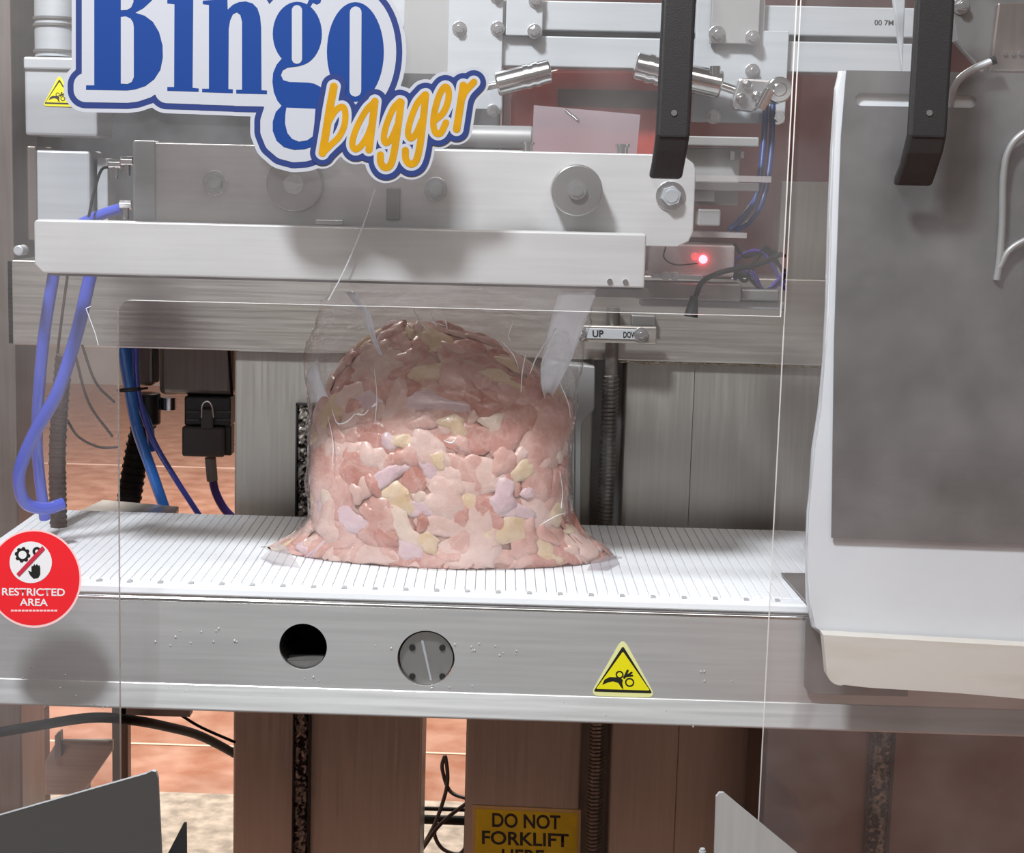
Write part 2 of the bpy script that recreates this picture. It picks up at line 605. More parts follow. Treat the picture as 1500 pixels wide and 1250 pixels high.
# weld bead under the beam
path = [Vector((P(x, 600, YC).x, YC - .004, zb - .002 + random.uniform(-.002, .002))) for x in range(905, 1225, 6)]
MB().tube(path, .0035, 6, rfun=lambda t: 1 + .35 * math.sin(t * 300)).obj('weld_seam', M['weld'], fr)
path = [Vector((P(x, 600, YC).x, YC - .003, zb - .001)) for x in range(350, 480, 10)]
MB().tube(path, .002, 6).obj('weld_seam', M['steel'], fr)


def pitted_strip(x0, x1, ytop, Y, parent, zbot=0.0):
    a, b = P(x0, ytop, Y).x, P(x1, ytop, Y).x
    z1 = P((x0 + x1) / 2, ytop, Y).z
    mb = MB()
    nx, nz = 7, int((z1 - zbot) / .0052)
    vs, fs = [], []
    for j in range(nz + 1):
        for i in range(nx + 1):
            h = random.uniform(-.0035, .0035)
            if i in (0, nx): h = .004
            vs.append((a + (b - a) * i / nx, Y + h, zbot + (z1 - zbot) * j / nz))
    for j in range(nz):
        for i in range(nx):
            q = j * (nx + 1) + i
            fs.append((q, q + 1, q + nx + 2, q + nx + 1))
    mb.add(vs, fs)
    o = mb.obj('pitted_strip', M['pitted'], parent, fix=False)
    rim = MB()
    rim.box(a - .003, a, Y - .004, Y + .01, zbot, z1 + .003)
    rim.box(b, b + .005, Y - .004, Y + .01, zbot, z1 + .003)
    rim.box(a - .003, b + .005, Y - .004, Y + .01, z1, z1 + .004)
    rim.obj('strip_rim', M['dark'], o)
    return o


pitted_strip(436, 457, 594, YC - .012, fr)

# third column behind the right door
c3 = thing('side_column', 'steel column tinted with painted reflection low behind the right clear door with a pitted strip', 'column', (P(1330, 1100, 2.72).x, 2.72, 0))
a, b = P(1122, 1100, 2.72).x, P(1620, 1100, 2.72).x
MB().box(a, b, 2.72, 2.90, 0, P(1300, 1000, 2.72).z).obj('column_body', mat('red_reflection_steel', (.16, .105, .095), .42, .6, var=.1, vscale=6), c3, bevel=.003)  # the door's red floor reflection is put into this column's colour
pitted_strip(1282, 1312, 1010, 2.712, c3)

# lead screw and its scale clamp
ls = thing('lead_screw', 'tall greasy threaded rod in the dark channel right of the chicken bag', 'screw', (P(893, 600, YC - .045).x, YC - .045, 0))
sx = P(893, 600, YC - .045).x
YS = YC - .045
MB().cyl((sx, YS, 0), (sx, YS, zb + .10), .0125, 16).obj('rod', M['thread'], ls, smooth=True)
hel = []
zt = P(893, 540, YC).z
turns = int((zt - .02) / .0075)
for k in range(turns * 10):
    t = 2 * PI * k / 10
    hel.append((sx + .0135 * math.cos(t), YS + .0135 * math.sin(t), .02 + .0075 * k / 10))
MB().tube(hel, .0027, 4).obj('thread', M['thread'], ls)
cl = thing('scale_clamp', 'small steel clamp with UP and DOWN marks holding the threaded rod', 'clamp', P(905, 490, YC - .02))
boxpx(846, 478, 962, 503, YC - .085, .02).obj('clamp_bar', M['steel'], cl, bevel=.002)
boxpx(858, 482, 946, 497, YC - .0875, .003).obj('mark_plate', M['alu'], cl, bevel=.0008)
textpx('UP', 868, 484, 884, 494, YC - .0883, 'lettering', M['s_black'], cl, .02)
textpx('DOWN', 913, 486, 938, 495, YC - .0883, 'lettering', M['s_black'], cl, .02)
boltpx(939, 490, YC - .087, 7, cl)
boltpx(852, 490, YC - .087, 5, cl)
boxpx(925, 462, 960, 478, YC - .045, .02).obj('clamp_ear', M['steel_dark'], cl, bevel=.002)

hs = thing('slide_housing', 'grey moulded housing with sloped shoulder beside the right of the chicken bag', 'housing', P(850, 700, YC - .08))
polypx([(800, 530), (872, 536), (871, 600), (852, 622), (850, 775), (800, 775)], YC - .054, .05).obj('housing_body', M['alu_grey'], hs, bevel=.004)
polypx([(800, 628), (842, 626), (841, 775), (800, 775)], YC - .061, .008).obj('housing_cover', M['alu_grey'], hs, bevel=.003)

# ================================================================== CONVEYOR
YF, ZB = 2.30, 0.900
cv = thing('conveyor', 'white slatted belt conveyor with a stainless front rail carrying the chicken bag', 'conveyor', (0.1, YF, 0))
xl, xr = P(-95, 880, YF).x, P(1560, 900, YF).x
z_top = P(640, 893, YF).z
z_lip = P(640, 1014, YF).z
z_bot = P(640, 1048, YF).z


def loopw(cx, cy, r, n=40):
    c = P(cx, cy, YF)
    e = P(cx + r, cy, YF)
    R = abs(e.x - c.x)
    return [(c.x + R * math.cos(2 * PI * i / n), YF, c.z + R * math.sin(2 * PI * i / n)) for i in range(n)]


rail = MB()
rail.prism([(xl, YF, z_lip), (xr, YF, z_lip), (xr, YF, z_top), (xl, YF, z_top)], (0, .006, 0), [loopw(444, 948, 35), loopw(624, 965, 42)])
ro = rail.obj('front_rail', M['steel_frame'], cv)
lip = MB()
lip.prism([(xl, YF + .004, z_lip + .001), (xl, YF - .001, z_lip + .001), (xl, YF - .0145, z_bot + .002), (xl, YF - .0125, z_bot - .001), (xl, YF + .004, z_bot + .004)], (xr - xl, 0, 0))
lip.obj('bottom_lip', M['steel_frame'], cv, bevel=.0015)
MB().cyl((xl, YF + .004, z_top + .002), (xr, YF + .004, z_top + .002), .0045, 12).obj('top_bead', M['chrome'], cv, smooth=True)
MB().box(xl, xr, 2.852, 2.858, z_lip, ZB - .004).obj('back_rail', M['steel_frame'], cv)
MB().box(xl, xr, YF + .02, 2.85, ZB - .03, ZB - .012).obj('slide_bed', M['belt_shade'], cv)
# hole with a dark tube behind it
c = P(444, 948, YF)
mb = MB().cyl((c.x, YF + .005, c.z), (c.x, YF + .15, c.z), .0365, 32, caps=False)
mb.cyl((c.x, YF + .149, c.z), (c.x, YF + .151, c.z), .0365, 32)
tb = mb.obj('hole_tube', M['dark'], cv, smooth=True)
polypx([(413, 968)] + arc(444, 948, 34, 145, 35, 10), YF + .012, .03).obj('tube_ledge', M['steel_dark'], cv)
# recessed disk
c = P(624, 967, YF)
MB().cyl((c.x, YF + .011, c.z), (c.x, YF + .03, c.z), .0405, 40).obj('drive_disk', mat('turned_steel', (.42, .42, .41), .30, .85, var=.15, vscale=3), cv, smooth=True)
cyl_ = MB().cyl((c.x, YF + .004, c.z + .002), (c.x, YF + .03, c.z + .002), .0425, 40, caps=False)
cyl_.cyl((c.x, YF + .0305, c.z), (c.x, YF + .033, c.z), .0445, 40)
cyl_.obj('disk_recess', M['steel_dark'], cv, smooth=True)
for dx, dy in ((-20, -16), (24, -16), (-20, 26), (24, 26)):
    q = P(624 + dx, 965 + dy, YF + .011)
    MB().cyl((q.x, YF + .0085, q.z), (q.x, YF + .012, q.z), .0048, 14).obj('disk_screw_hole', M['dark'], cv)
a = P(617, 941, YF); b = P(631, 1000, YF)
MB().prism([(a.x - .001, YF + .0095, a.z), (a.x + .003, YF + .0095, a.z), (b.x + .0015, YF + .0095, b.z), (b.x - .0015, YF + .0095, b.z)], (0, .0015, 0)).obj('disk_highlight_bar', M['alu'], cv)  # pale bar stands in for the streak of light across the disk
# belt
belt = MB().box(xl, xr, 2.312, 2.345, ZB - .014, ZB).obj('belt', M['belt'], cv, bevel=.003)
pitch = .01567
slat_me = MB().box(-.0074, .0074, 0, .490, -.010, 0).mesh('belt_slat')
n = 0
x = xl + .012
xend = P(1400, 890, YF).x
while x < xend:
    o = link('belt_slat', slat_me, M['belt'], belt, (x, 2.352, ZB), bevel=.0012)
    x += pitch
    n += 1
MB().box(xl, xr, 2.344, 2.842, ZB - .012, ZB - .005).obj('hinge_bed', M['belt_shade'], belt)
mk = MB()
x = P(143, 868, 2.335).x
while x < xend:
    mk.prism([(x, 2.326, ZB + .0004), (x + .008, 2.328, ZB + .0004), (x + .007, 2.338, ZB + .0004), (x + .001, 2.338, ZB + .0004)], (0, 0, .002))
    x += pitch * 3
tag(mk.obj('hinge_marks', M['mark'], belt), kind='stuff')
# water beads on the rail
wb = MB()
random.seed(3)
for bx, by, nn in ((65, 990, 9), (230, 935, 4), (305, 930, 7), (440, 1000, 6), (230, 1012, 4), (540, 955, 2), (690, 950, 6), (745, 955, 5), (650, 1012, 6), (760, 1035, 3), (1000, 1050, 3), (1060, 990, 4), (120, 1020, 7), (850, 1040, 3)):
    for k in range(nn):
        q = P(bx + random.uniform(-45, 45), by + random.uniform(-13, 13), YF)
        r = random.uniform(.0010, .0021)
        yy = YF if q.z > z_lip else YF - .0145 * (z_lip - q.z) / (z_lip - z_bot)
        bm = bmesh.new()
        bmesh.ops.create_icosphere(bm, subdivisions=1, radius=r)
        vs = [(q.x + v.co.x, yy - .0003 + v.co.y * .6, q.z + v.co.z * 1.15) for v in bm.verts]
        fs = [tuple(v.index for v in f.verts) for f in bm.faces]
        wb.add(vs, fs)
        bm.free()
tag(wb.obj('water_beads', M['water'], cv, smooth=True), kind='stuff')

def triangle_sign(cx, top, bot, hw, Y, parent, small=False, tilt=.03):
    """yellow warning triangle with a hand drawn between two rollers"""
    hgt = bot - top
    T = lambda u, v: (cx + u * hw + 0, top + v * hgt + tilt * u * hw)
    def rt(ins, r):
        pts = [(0, ins * 1.9), (1 - ins * 1.55, 1 - ins * .95), (-1 + ins * 1.55, 1 - ins * .95)]
        pts = [T(*p) for p in pts]
        out = []
        for i in range(3):
            p0, p1, p2 = Vector(pts[i - 1]), Vector(pts[i]), Vector(pts[(i + 1) % 3])
            d0, d1 = (p0 - p1).normalized(), (p2 - p1).normalized()
            s, e = p1 + d0 * r, p1 + d1 * r
            for k in range(6):
                t = k / 5
                q = s * (1 - t) ** 2 + p1 * 2 * t * (1 - t) + e * t * t
                out.append((q.x, q.y))
        return out
    st = polypx(rt(0, hw * .30), Y - .0006, .0006).obj('warning_sticker', M['s_cream'] if not small else M['s_yellow'], parent)
    st['label'] = 'yellow triangular hand-crush warning sticker'
    flat([rt(.075, hw * .08)], Y - .0008, 'sticker_border', M['s_black'], st)
    flat([rt(.125, hw * .05)], Y - .0010, 'sticker_field', M['s_yellow'], st)
    hand = [T(-.62, .81), T(-.55, .72), T(-.40, .675), T(-.22, .675), T(-.05, .69), T(.0, .72), T(-.02, .77), T(.02, .88), T(-.06, .84), T(-.14, .77), T(-.30, .745), T(-.44, .765)]
    fing = [([T(.04, .68), T(.14, .56)], hw * .035), ([T(.08, .66), T(.26, .59)], hw * .03), ([T(.1, .65), T(.28, .64)], hw * .03)]
    for cx_, cy_, ra, rb in ((-.10, .63, .10, .055), (.20, .755, .12, .065)):
        fing.append(([T(cx_ + ra * math.cos(t / 12 * 2 * PI), cy_ + rb * math.sin(t / 12 * 2 * PI)) for t in range(13)], hw * .022))
    flatu([hand], fing, 0, Y - .0012, 'hand_symbol', M['s_black'], st, hw / 90)
    return st


triangle_sign(912.5, 934, 1021, 49, YF, cv)

# ================================================================== CHICKEN BAG
YB = 2.585
rows = [  # image row, left, right, half depth, shape exponent
    (823, 394, 899, .108, 1.5), (812, 400, 896, .114, 1.7), (798, 420, 884, .118, 1.9), (780, 446, 858, .122, 2.1), (755, 460, 832, .125, 2.5),
    (700, 459, 829, .127, 2.7), (650, 459, 831, .124, 2.7), (612, 463, 836, .118, 2.5), (582, 474, 832, .108, 2.4), (556, 489, 806, .095, 2.3),
    (530, 507, 776, .080, 2.2), (508, 524, 742, .062, 2.1), (490, 546, 706, .044, 2.0), (477, 572, 655, .026, 2.0), (471, 590, 630, .010, 2.0)]
SURF = []
for (y, l, r, d, e) in rows:
    p, q = P(l, y, YB), P(r, y, YB)
    SURF.append(((p.z + q.z) / 2, p.x, q.x, d, e))
SURF[0] = (ZB + .001,) + SURF[0][1:]


def lerp_rows(T, v):
    v = max(0, min(.99999, v)) * (len(T) - 1)
    i = int(v)
    t = v - i
    return [T[i][k] * (1 - t) + T[i + 1][k] * t for k in range(len(T[0]))]


def S(u, v, off=0.0, T=None):
    """bag surface: u angle (0 right, pi/2 towards the camera), v height 0..1"""
    T = T or SURF
    z, l, r, d, e = lerp_rows(T, v)[:5]
    yc = lerp_rows(T, v)[5] if len(T[0]) > 5 else YB
    c, s = math.cos(u), math.sin(u)
    ex = 2.0 / e
    X = math.copysign(abs(c) ** ex, c)
    Yy = math.copysign(abs(s) ** ex, s)
    return Vector(((l + r) / 2 + (r - l) / 2 * X, yc - d * Yy, z))


def SN(u, v):
    h = .02
    v = max(.02, min(.98, v))
    a = S(u + h, v) - S(u - h, v)
    b = S(u, v + h * .5) - S(u, v - h * .5)
    nn = a.cross(b)
    if nn.length < 1e-9: return Vector((0, -1, 0)), 1, 1
    nn.normalize()
    c = S(PI / 2, v); c = Vector((c.x, YB, c.z - .02))
    if nn.dot(S(u, v) - c) < 0: nn = -nn
    return nn, a.length / (2 * h), b.length / h


mb = MB()
NU, NV = 56, 40
vs = []
for j in range(NV + 1):
    for i in range(NU):
        u, v = 2 * PI * i / NU, j / NV
        p = S(u, v)
        c = Vector((S(0, v).x * .5 + S(PI, v).x * .5, YB, p.z))
        p = c + (p - c) * .985
        k = noise.noise(p * 30) * .004
        vs.append(p + (p - c).normalized() * k if (p - c).length > 1e-5 else p)
fs = [(j * NU + i, j * NU + (i + 1) % NU, (j + 1) * NU + (i + 1) % NU, (j + 1) * NU + i) for j in range(NV) for i in range(NU)]
fs += [tuple(range(NU - 1, -1, -1)), tuple(range(NV * NU, (NV + 1) * NU))]
mb.add(vs, fs)


def flesh(name, c1, c2, rough=.32, sc=22, vein=None):
    """raw meat: soft mottling, thin pale streaks of fat and a moist surface"""
    m = mat(name, c1, rough, 0, col2=c2, vscale=sc, lo=.30, hi=.70, bump=.8, bscale=80, coat=.3)
    nt = m.node_tree
    b = nt.nodes['Principled BSDF']
    old = b.inputs['Base Color'].links[0].from_socket
    tc = [n_ for n_ in nt.nodes if n_.type == 'TEX_COORD'][0]
    nz = nt.nodes.new('ShaderNodeTexNoise')
    nz.inputs['Scale'].default_value = 24
    nz.inputs['Detail'].default_value = 8
    nz.inputs['Distortion'].default_value = .5
    nt.links.new(tc.outputs['Object'], nz.inputs['Vector'])
    rp = nt.nodes.new('ShaderNodeValToRGB')
    e = rp.color_ramp.elements
    e[0].position, e[1].position = .46, .54
    e[0].color, e[1].color = (0, 0, 0, 1), (0, 0, 0, 1)
    k = e.new(.50)
    k.color = (.28, .28, .28, 1)
    nt.links.new(nz.outputs['Fac'], rp.inputs['Fac'])
    mx = nt.nodes.new('ShaderNodeMix')
    mx.data_type = 'RGBA'
    mx.inputs['B'].default_value = (.76, .58, .50, 1) if vein is None else (*vein, 1)
    nt.links.new(rp.outputs['Color'], mx.inputs['Factor'])
    nt.links.new(old, mx.inputs['A'])
    nt.links.new(mx.outputs['Result'], b.inputs['Base Color'])
    return m


FL = [
    ('pink', flesh('pink_chicken', (.54, .27, .22), (.72, .45, .39)), 10),
    ('pale pink', flesh('pale_pink_chicken', (.64, .41, .35), (.75, .55, .49)), 8),
    ('rosy red', flesh('rosy_chicken', (.46, .18, .135), (.64, .34, .29)), 5),
    ('lilac', flesh('lilac_membrane', (.60, .41, .43), (.70, .53, .56), .25, 30), 4),
    ('yellow', flesh('yellow_fat', (.64, .44, .26), (.73, .57, .41), .35, 30), 2.2),
    ('cream', flesh('cream_fat', (.70, .51, .42), (.78, .63, .53), .35, 26), 3),
]
pile = mb.obj('chicken_mass', flesh('packed_chicken', (.44, .19, .15), (.60, .35, .29), .35, 28), None, smooth=True)
tag(pile, 'packed mass of raw chicken underneath the visible pieces in the bag', 'chicken', kind='stuff')
random.seed(21)
bagpieces = []
tries = 0
NP = 262
xmid = P(645, 700, YB).x
forced = [  # image x, y, kind, radius, flatness, turn: the large pieces one can pick out
    (628, 544, 4, .060, .26, -.05), (640, 588, 3, .052, .42, .1), (735, 556, 4, .034, .6, .4), (585, 505, 0, .046, .6, .5), (690, 510, 2, .048, .5, -.4),
    (500, 560, 2, .046, .7, 1.0), (790, 570, 2, .044, .7, -.9), (640, 618, 1, .030, .7, .3), (700, 640, 2, .048, .6, .2), (545, 640, 2, .050, .5, .2),
    (780, 650, 4, .024, .7, .5), (628, 660, 1, .046, .45, .6), (566, 693, 3, .036, .5, -.5), (600, 700, 2, .030, .7, 1.2), (715, 700, 1, .050, .6, -.3),
    (690, 690, 0, .040, .6, .9), (500, 715, 0, .044, .7, .2), (790, 700, 0, .046, .8, 1.3), (620, 748, 3, .036, .5, .1), (517, 770, 3, .034, .8, .6),
    (565, 765, 0, .044, .7, 1.0), (755, 745, 3, .036, .5, .3), (742, 782, 4, .040, .5, .1), (690, 740, 4, .026, .7, .4), (603, 802, 3, .030, .8, .9),
    (660, 775, 1, .044, .6, .2), (640, 818, 0, .044, .5, .0), (470, 800, 0, .046, .6, .2), (425, 812, 0, .032, .6, .3), (822, 786, 0, .040, .6, .15), (740, 818, 0, .048, .4, .0), (540, 815, 1, .046, .5, .0)]
_sg = []
for j in range(81):
    for i in range(61):
        q = S(PI * i / 60, j / 80)
        r_ = q - CAM
        _sg.append((CX + F * r_.dot(RR) / r_.dot(FWD), CY - F * r_.dot(UU) / r_.dot(FWD), PI * i / 60, j / 80))
while len(bagpieces) < NP and tries < 20000:
    tries += 1
    k = len(bagpieces)
    v = random.uniform(.0, .97)
    u = random.uniform(-.35, PI + .35)
    nn, mu, mv = SN(u, v)
    p = S(u, v)
    big = k < 84
    R = random.uniform(.036, .062) if big else random.uniform(.015, .032)
    fx = forced[k] if k < len(forced) else None
    if fx:
        g_ = min(_sg, key=lambda t: (t[0] - fx[0]) ** 2 + (t[1] - fx[1]) ** 2)
        u, v = g_[2], g_[3]
        nn, mu, mv = SN(u, v)
        p = S(u, v)
        R = fx[3]
    elif any((p - q).length < (r0 + R) * (.50 if big else .42) for q, r0 in bagpieces):
        continue
    bagpieces.append((p, R))
    kind = random.choices(range(len(FL)), [w for _, _, w in FL])[0]
    side = 'left' if p.x < xmid - .062 else 'right' if p.x > xmid + .062 else 'middle'
    zone = ('low in the ' if v < .33 else 'halfway up the ' if v < .62 else 'high in the ') + side
    if v > .45 and kind in (3, 5) and random.random() < .6: kind = random.choice((0, 2, 4))
    if fx: kind = fx[2]
    nseg, nr = 20, 4
    ph = [random.uniform(0, 2 * PI) for _ in range(4)]
    am = [random.uniform(.10, .28), random.uniform(.08, .2), random.uniform(.05, .12), random.uniform(.03, .08)]
    asp = random.uniform(.6, 1.0)
    ro = random.uniform(0, PI)
    if fx: asp, ro = fx[4], fx[5]
    th = random.uniform(.003, .0065) if big else random.uniform(.0025, .005)
    lift = random.uniform(-.0015, .003) + (.0025 if not big else 0)
    vs = []
    sx, sy = random.uniform(0, 50), random.uniform(0, 50)

    def put(rr, t):
        out = 1 + am[0] * math.cos(2 * t + ph[0]) + am[1] * math.cos(3 * t + ph[1]) + am[2] * math.cos(5 * t + ph[2]) + am[3] * math.cos(8 * t + ph[3])
        a = R * rr * out * math.cos(t)
        b = R * rr * out * math.sin(t) * asp
        a, b = a * math.cos(ro) - b * math.sin(ro), a * math.sin(ro) + b * math.cos(ro)
        vv = max(.004, min(.985, v + b / max(mv, .05)))
        uu = u + a / max(mu, .12)
        uu = max(u - 1.0, min(u + 1.0, uu))
        n2 = SN(uu, vv)[0]
        hgt = th * (max(0, 1 - rr ** 3) ** .5) - .002 + lift * (1 - rr * .3)
        hgt += .0018 * noise.noise(Vector((a * 55 + sx, b * 55 + sy, k * 1.7))) * (1 if rr < 1 else .3)
        q = S(uu, vv) + n2 * hgt
        q.z = max(q.z, ZB + .0015)
        return q
    vs.append(put(0, 0))
    for j in range(1, nr + 1):
        for i in range(nseg):
            vs.append(put((j / nr) ** .75, 2 * PI * i / nseg))
    fs = [(0, 1 + i, 1 + (i + 1) % nseg) for i in range(nseg)]
    for j in range(nr - 1):
        for i in range(nseg):
            a, b = 1 + j * nseg + i, 1 + j * nseg + (i + 1) % nseg
            fs.append((a, a + nseg, b + nseg, b))
    o = MB().add(vs, fs).obj('chicken_piece', FL[kind][1], None, smooth=True)
    tag(o, '%s piece of raw chicken %s of the clear bag' % (FL[kind][0], zone), 'chicken', '%s chicken pieces %s of the bag' % (FL[kind][0], zone))

# clear film around the chicken, drawn up to the sealing jaw
frow = [(823, 384, 908, .117, 1.4), (812, 393, 903, .121, 1.6), (798, 414, 890, .125, 1.85), (780, 440, 863, .129, 2.1), (755, 455, 837, .132, 2.5),
        (700, 454, 834, .134, 2.7), (650, 454, 836, .131, 2.7), (612, 455, 841, .126, 2.5), (582, 451, 842, .114, 2.4), (550, 451, 842, .098, 2.4),
        (520, 453, 845, .080, 2.4), (490, 460, 852, .060, 2.5), (465, 472, 860, .040, 2.5), (440, 488, 867, .020, 2.5), (412, 498, 876, .006, 2.5)]
FS = []
for j, (y, l, r, d, e) in enumerate(frow):
    yc = YB if y > 600 else YB - .20 * ((600 - y) / 188) ** 1.2
    p, q = P(l, y, yc), P(r, y, yc)
    FS.append(((p.z + q.z) / 2, p.x, q.x, d, e, yc))
FS[0] = (ZB + .0008,) + FS[0][1:]
bag = thing('chicken_bag', 'big clear plastic bag of raw chicken standing on the white belt', 'bag', (P(640, 820, YB).x, YB, ZB))
NU, NV = 110, 90
vs = []
for j in range(NV + 1):
    v = j / NV
    for i in range(NU):
        u = 2 * PI * i / NU
        p = S(u, v, T=FS)
        c = Vector((0, 0, 0)); c.x = (S(0, v, T=FS).x + S(PI, v, T=FS).x) / 2; c.y = lerp_rows(FS, v)[5]; c.z = p.z
        d = (p - c).normalized() if (p - c).length > 1e-6 else Vector((0, -1, 0))
        amp = .0035 + .006 * max(0, (v - .55)) / .45
        rid = (1 - abs(noise.noise(Vector((p.x * 14 + p.z * 9, p.y * 10, p.z * 7 - p.x * 5)))) * 2.2)
        rid = max(0, rid) ** 6 * 1.1
        w = rid + noise.noise(Vector((p.x * 22, p.y * 22, p.z * 9))) + .5 * noise.noise(Vector((p.x * 60 + p.z * 25, p.y * 40, p.z * 14)))
        q = p + d * (w * amp + .003)
        q.z = max(q.z, ZB + .0006)
        vs.append(q)
fs = [(j * NU + i, j * NU + (i + 1) % NU, (j + 1) * NU + (i + 1) % NU, (j + 1) * NU + i) for j in range(NV) for i in range(NU)]
MB().add(vs, fs).obj('bag_film', M['film'], bag, smooth=True)


def ribbon(pl, name, m, parent):
    """curved sheet between two edge lists of (px,py,Y)"""
    A, B = [smooth_path([P(*p) for p in e], 6) for e in pl]
    k = 6
    vs, fs = [], []
    for a, b in zip(A, B):
        for i in range(k + 1):
            t = i / k
            q = a.lerp(b, t)
            q.y += .010 * math.sin(t * PI) * (1 if parent else 1)
            vs.append(q)
    for j in range(len(A) - 1):
        for i in range(k):
            s = j * (k + 1) + i
            fs.append((s, s + 1, s + k + 2, s + k + 1))
    o = MB().add(vs, fs).obj(name, m, parent, smooth=True)
    md = o.modifiers.new('thickness', 'SOLIDIFY'); md.thickness = .0006
    return o


ribbon([[(818, 428, 2.36), (806, 470, 2.40), (794, 525, 2.46), (792, 560, 2.50), (800, 592, 2.52)], [(874, 428, 2.36), (858, 470, 2.40), (838, 525, 2.48), (818, 565, 2.52), (802, 595, 2.53)]], 'film_fold', M['film_fold'], bag)
ribbon([[(505, 428, 2.37), (530, 460, 2.39), (545, 500, 2.43), (556, 520, 2.46)], [(520, 428, 2.37), (542, 460, 2.39), (552, 500, 2.43), (560, 520, 2.46)]], 'film_fold', M['film_fold'], bag)
ribbon([[(452, 540, 2.52), (450, 565, 2.54), (455, 590, 2.55)], [(464, 528, 2.52), (472, 560, 2.53), (484, 588, 2.53)]], 'film_fold', M['film_fold'], bag)
M['crease_glint'] = mat('film_glint_paint', (.80, .80, .81), .12, 0, coat=1.0, spec=1.0)  # pale colour set in for the glints along folds in the film
_smp = []
for j in range(81):
    for i in range(61):
        q = S(PI * i / 60, j / 80, .0, FS)
        r_ = q - CAM
        _smp.append((CX + F * r_.dot(RR) / r_.dot(FWD), CY - F * r_.dot(UU) / r_.dot(FWD), q))


def on_film(x, y):
    q = min(_smp, key=lambda t: (t[0] - x) ** 2 + (t[1] - y) ** 2)[2]
    return P(x, y, q.y - .007)


for pl, r in (([(486, 600), (494, 620), (508, 618), (520, 606)], .0011), ([(520, 606), (532, 608), (540, 600)], .0009), ([(545, 596), (553, 590)], .0018), ([(494, 567), (494.5, 569)], .0028),
              ([(604, 450), (614, 470), (629, 486)], .0013), ([(630, 456), (634, 468), (640, 477)], .0012), ([(650, 459), (653, 470), (655, 482)], .0010), ([(707, 480), (715, 492)], .0011),
              ([(770, 520), (765, 545), (763, 575)], .0008), ([(651, 646), (661, 649), (668, 643)], .0012), ([(690, 470), (700, 480)], .0008), ([(752, 470), (745, 490), (748, 500)], .0009),
              ([(800, 500), (785, 525), (776, 548)], .0010), ([(818, 470), (806, 500), (792, 535)], .0009), ([(480, 610), (488, 650), (486, 690)], .0007), ([(820, 560), (832, 590), (836, 612)], .0009),
              ([(548, 540), (552, 580), (549, 620)], .0007), ([(820, 690), (824, 720), (822, 745)], .0007), ([(790, 770), (815, 756), (828, 752)], .0008), ([(735, 500), (752, 520), (760, 540)], .0007)):
    pth = smooth_path([on_film(*p) for p in pl], 5)
    MB().tube(pth, r, 7, rfun=lambda t: .35 + .65 * math.sin(PI * (.08 + .84 * t))).obj('film_crease_glint', M['crease_glint'], bag, smooth=True)
# loose film corners on the belt
for pts in ([(412, 800), (382, 818), (400, 828), (440, 832)], [(884, 800), (908, 826), (890, 836), (860, 836)]):
    w = [PZ(x, y, ZB + .002) for x, y in pts]
    w[0].z += .012
    MB().prism(w, (0, 0, .0008)).obj('bag_corner', M['film_strip'], bag)

# ================================================================== SEALING JAW AND ROLLER PLATE
YJ = 2.300
jaw = thing('sealing_jaw', 'long pale metal sealing jaw bar hanging above the chicken bag', 'jaw', P(500, 370, YJ))
a, b, c, d = ext(50, 332, 946, 411, YJ)
pr = [(a, YJ, c + .012), (a + .012, YJ, c), (b, YJ, c), (b, YJ, d), (a + .004, YJ, d), (a, YJ, d - .004)]
MB().prism(pr, (0, .044, 0)).obj('jaw_bar', M['jaw'], jaw, bevel=.004, seg=3)
MB().box(a + .01, b, YJ + .044, YJ + .054, c - .006, d - .01).obj('jaw_backing', M['steel_dark'], jaw)
MB().box(P(875, 420, YJ).x, P(953, 420, YJ).x, YJ + .02, YJ + .06, c - .016, c - .004).obj('jaw_foot', M['steel_dark'], jaw)
for x, y in ((893, 418), (916, 419)):
    q = P(x, y - 6, YJ)
    MB().cyl((q.x, YJ, q.z), (q.x, YJ - .003, q.z), .004, 12).obj('jaw_screw', M['chrome'], jaw)

YP = 2.362
rp = thing('roller_plate', 'pale metal plate with two round rollers mounted behind the sealing jaw', 'plate', P(600, 280, YP))
a, b, c, d = ext(196, 218, 1018, 352, YP)
ch = .022
MB().prism([(a, YP, c), (b - ch, YP, c), (b - .006, YP, c + .008), (b, YP, c + ch), (b, YP, d - ch), (b - .004, YP, d - .012), (b - ch, YP, d), (a, YP, d)], (0, .022, 0)).obj('plate_body', M['jaw'], rp, bevel=.002)
MB().box(a, P(228, 280, YP).x, YP - .006, YP + .03, c, d + .003).obj('end_block', M['alu'], rp, bevel=.003)


def roller(x, y, r, L, hub):
    q = P(x, y, YP)
    s = r * YP / F
    o = MB().cyl((q.x, YP, q.z), (q.x, YP - L, q.z), s, 40).obj('roller', mat('turned_roller', (.42, .41, .40), .28, .8, var=.12, vscale=5) if 'roller_m' not in M else M['roller_m'], rp, bevel=.002, smooth=True)
    M['roller_m'] = o.data.materials[0]
    hb = MB().cyl((q.x, YP - L, q.z), (q.x, YP - L - .006, q.z), s * .36, 20)
    hb.cyl((q.x, YP - L - .006, q.z), (q.x, YP - L - .009, q.z), s * .24, 6)
    hb.obj('roller_hub', M['bolt'], o, smooth=True)
    return o


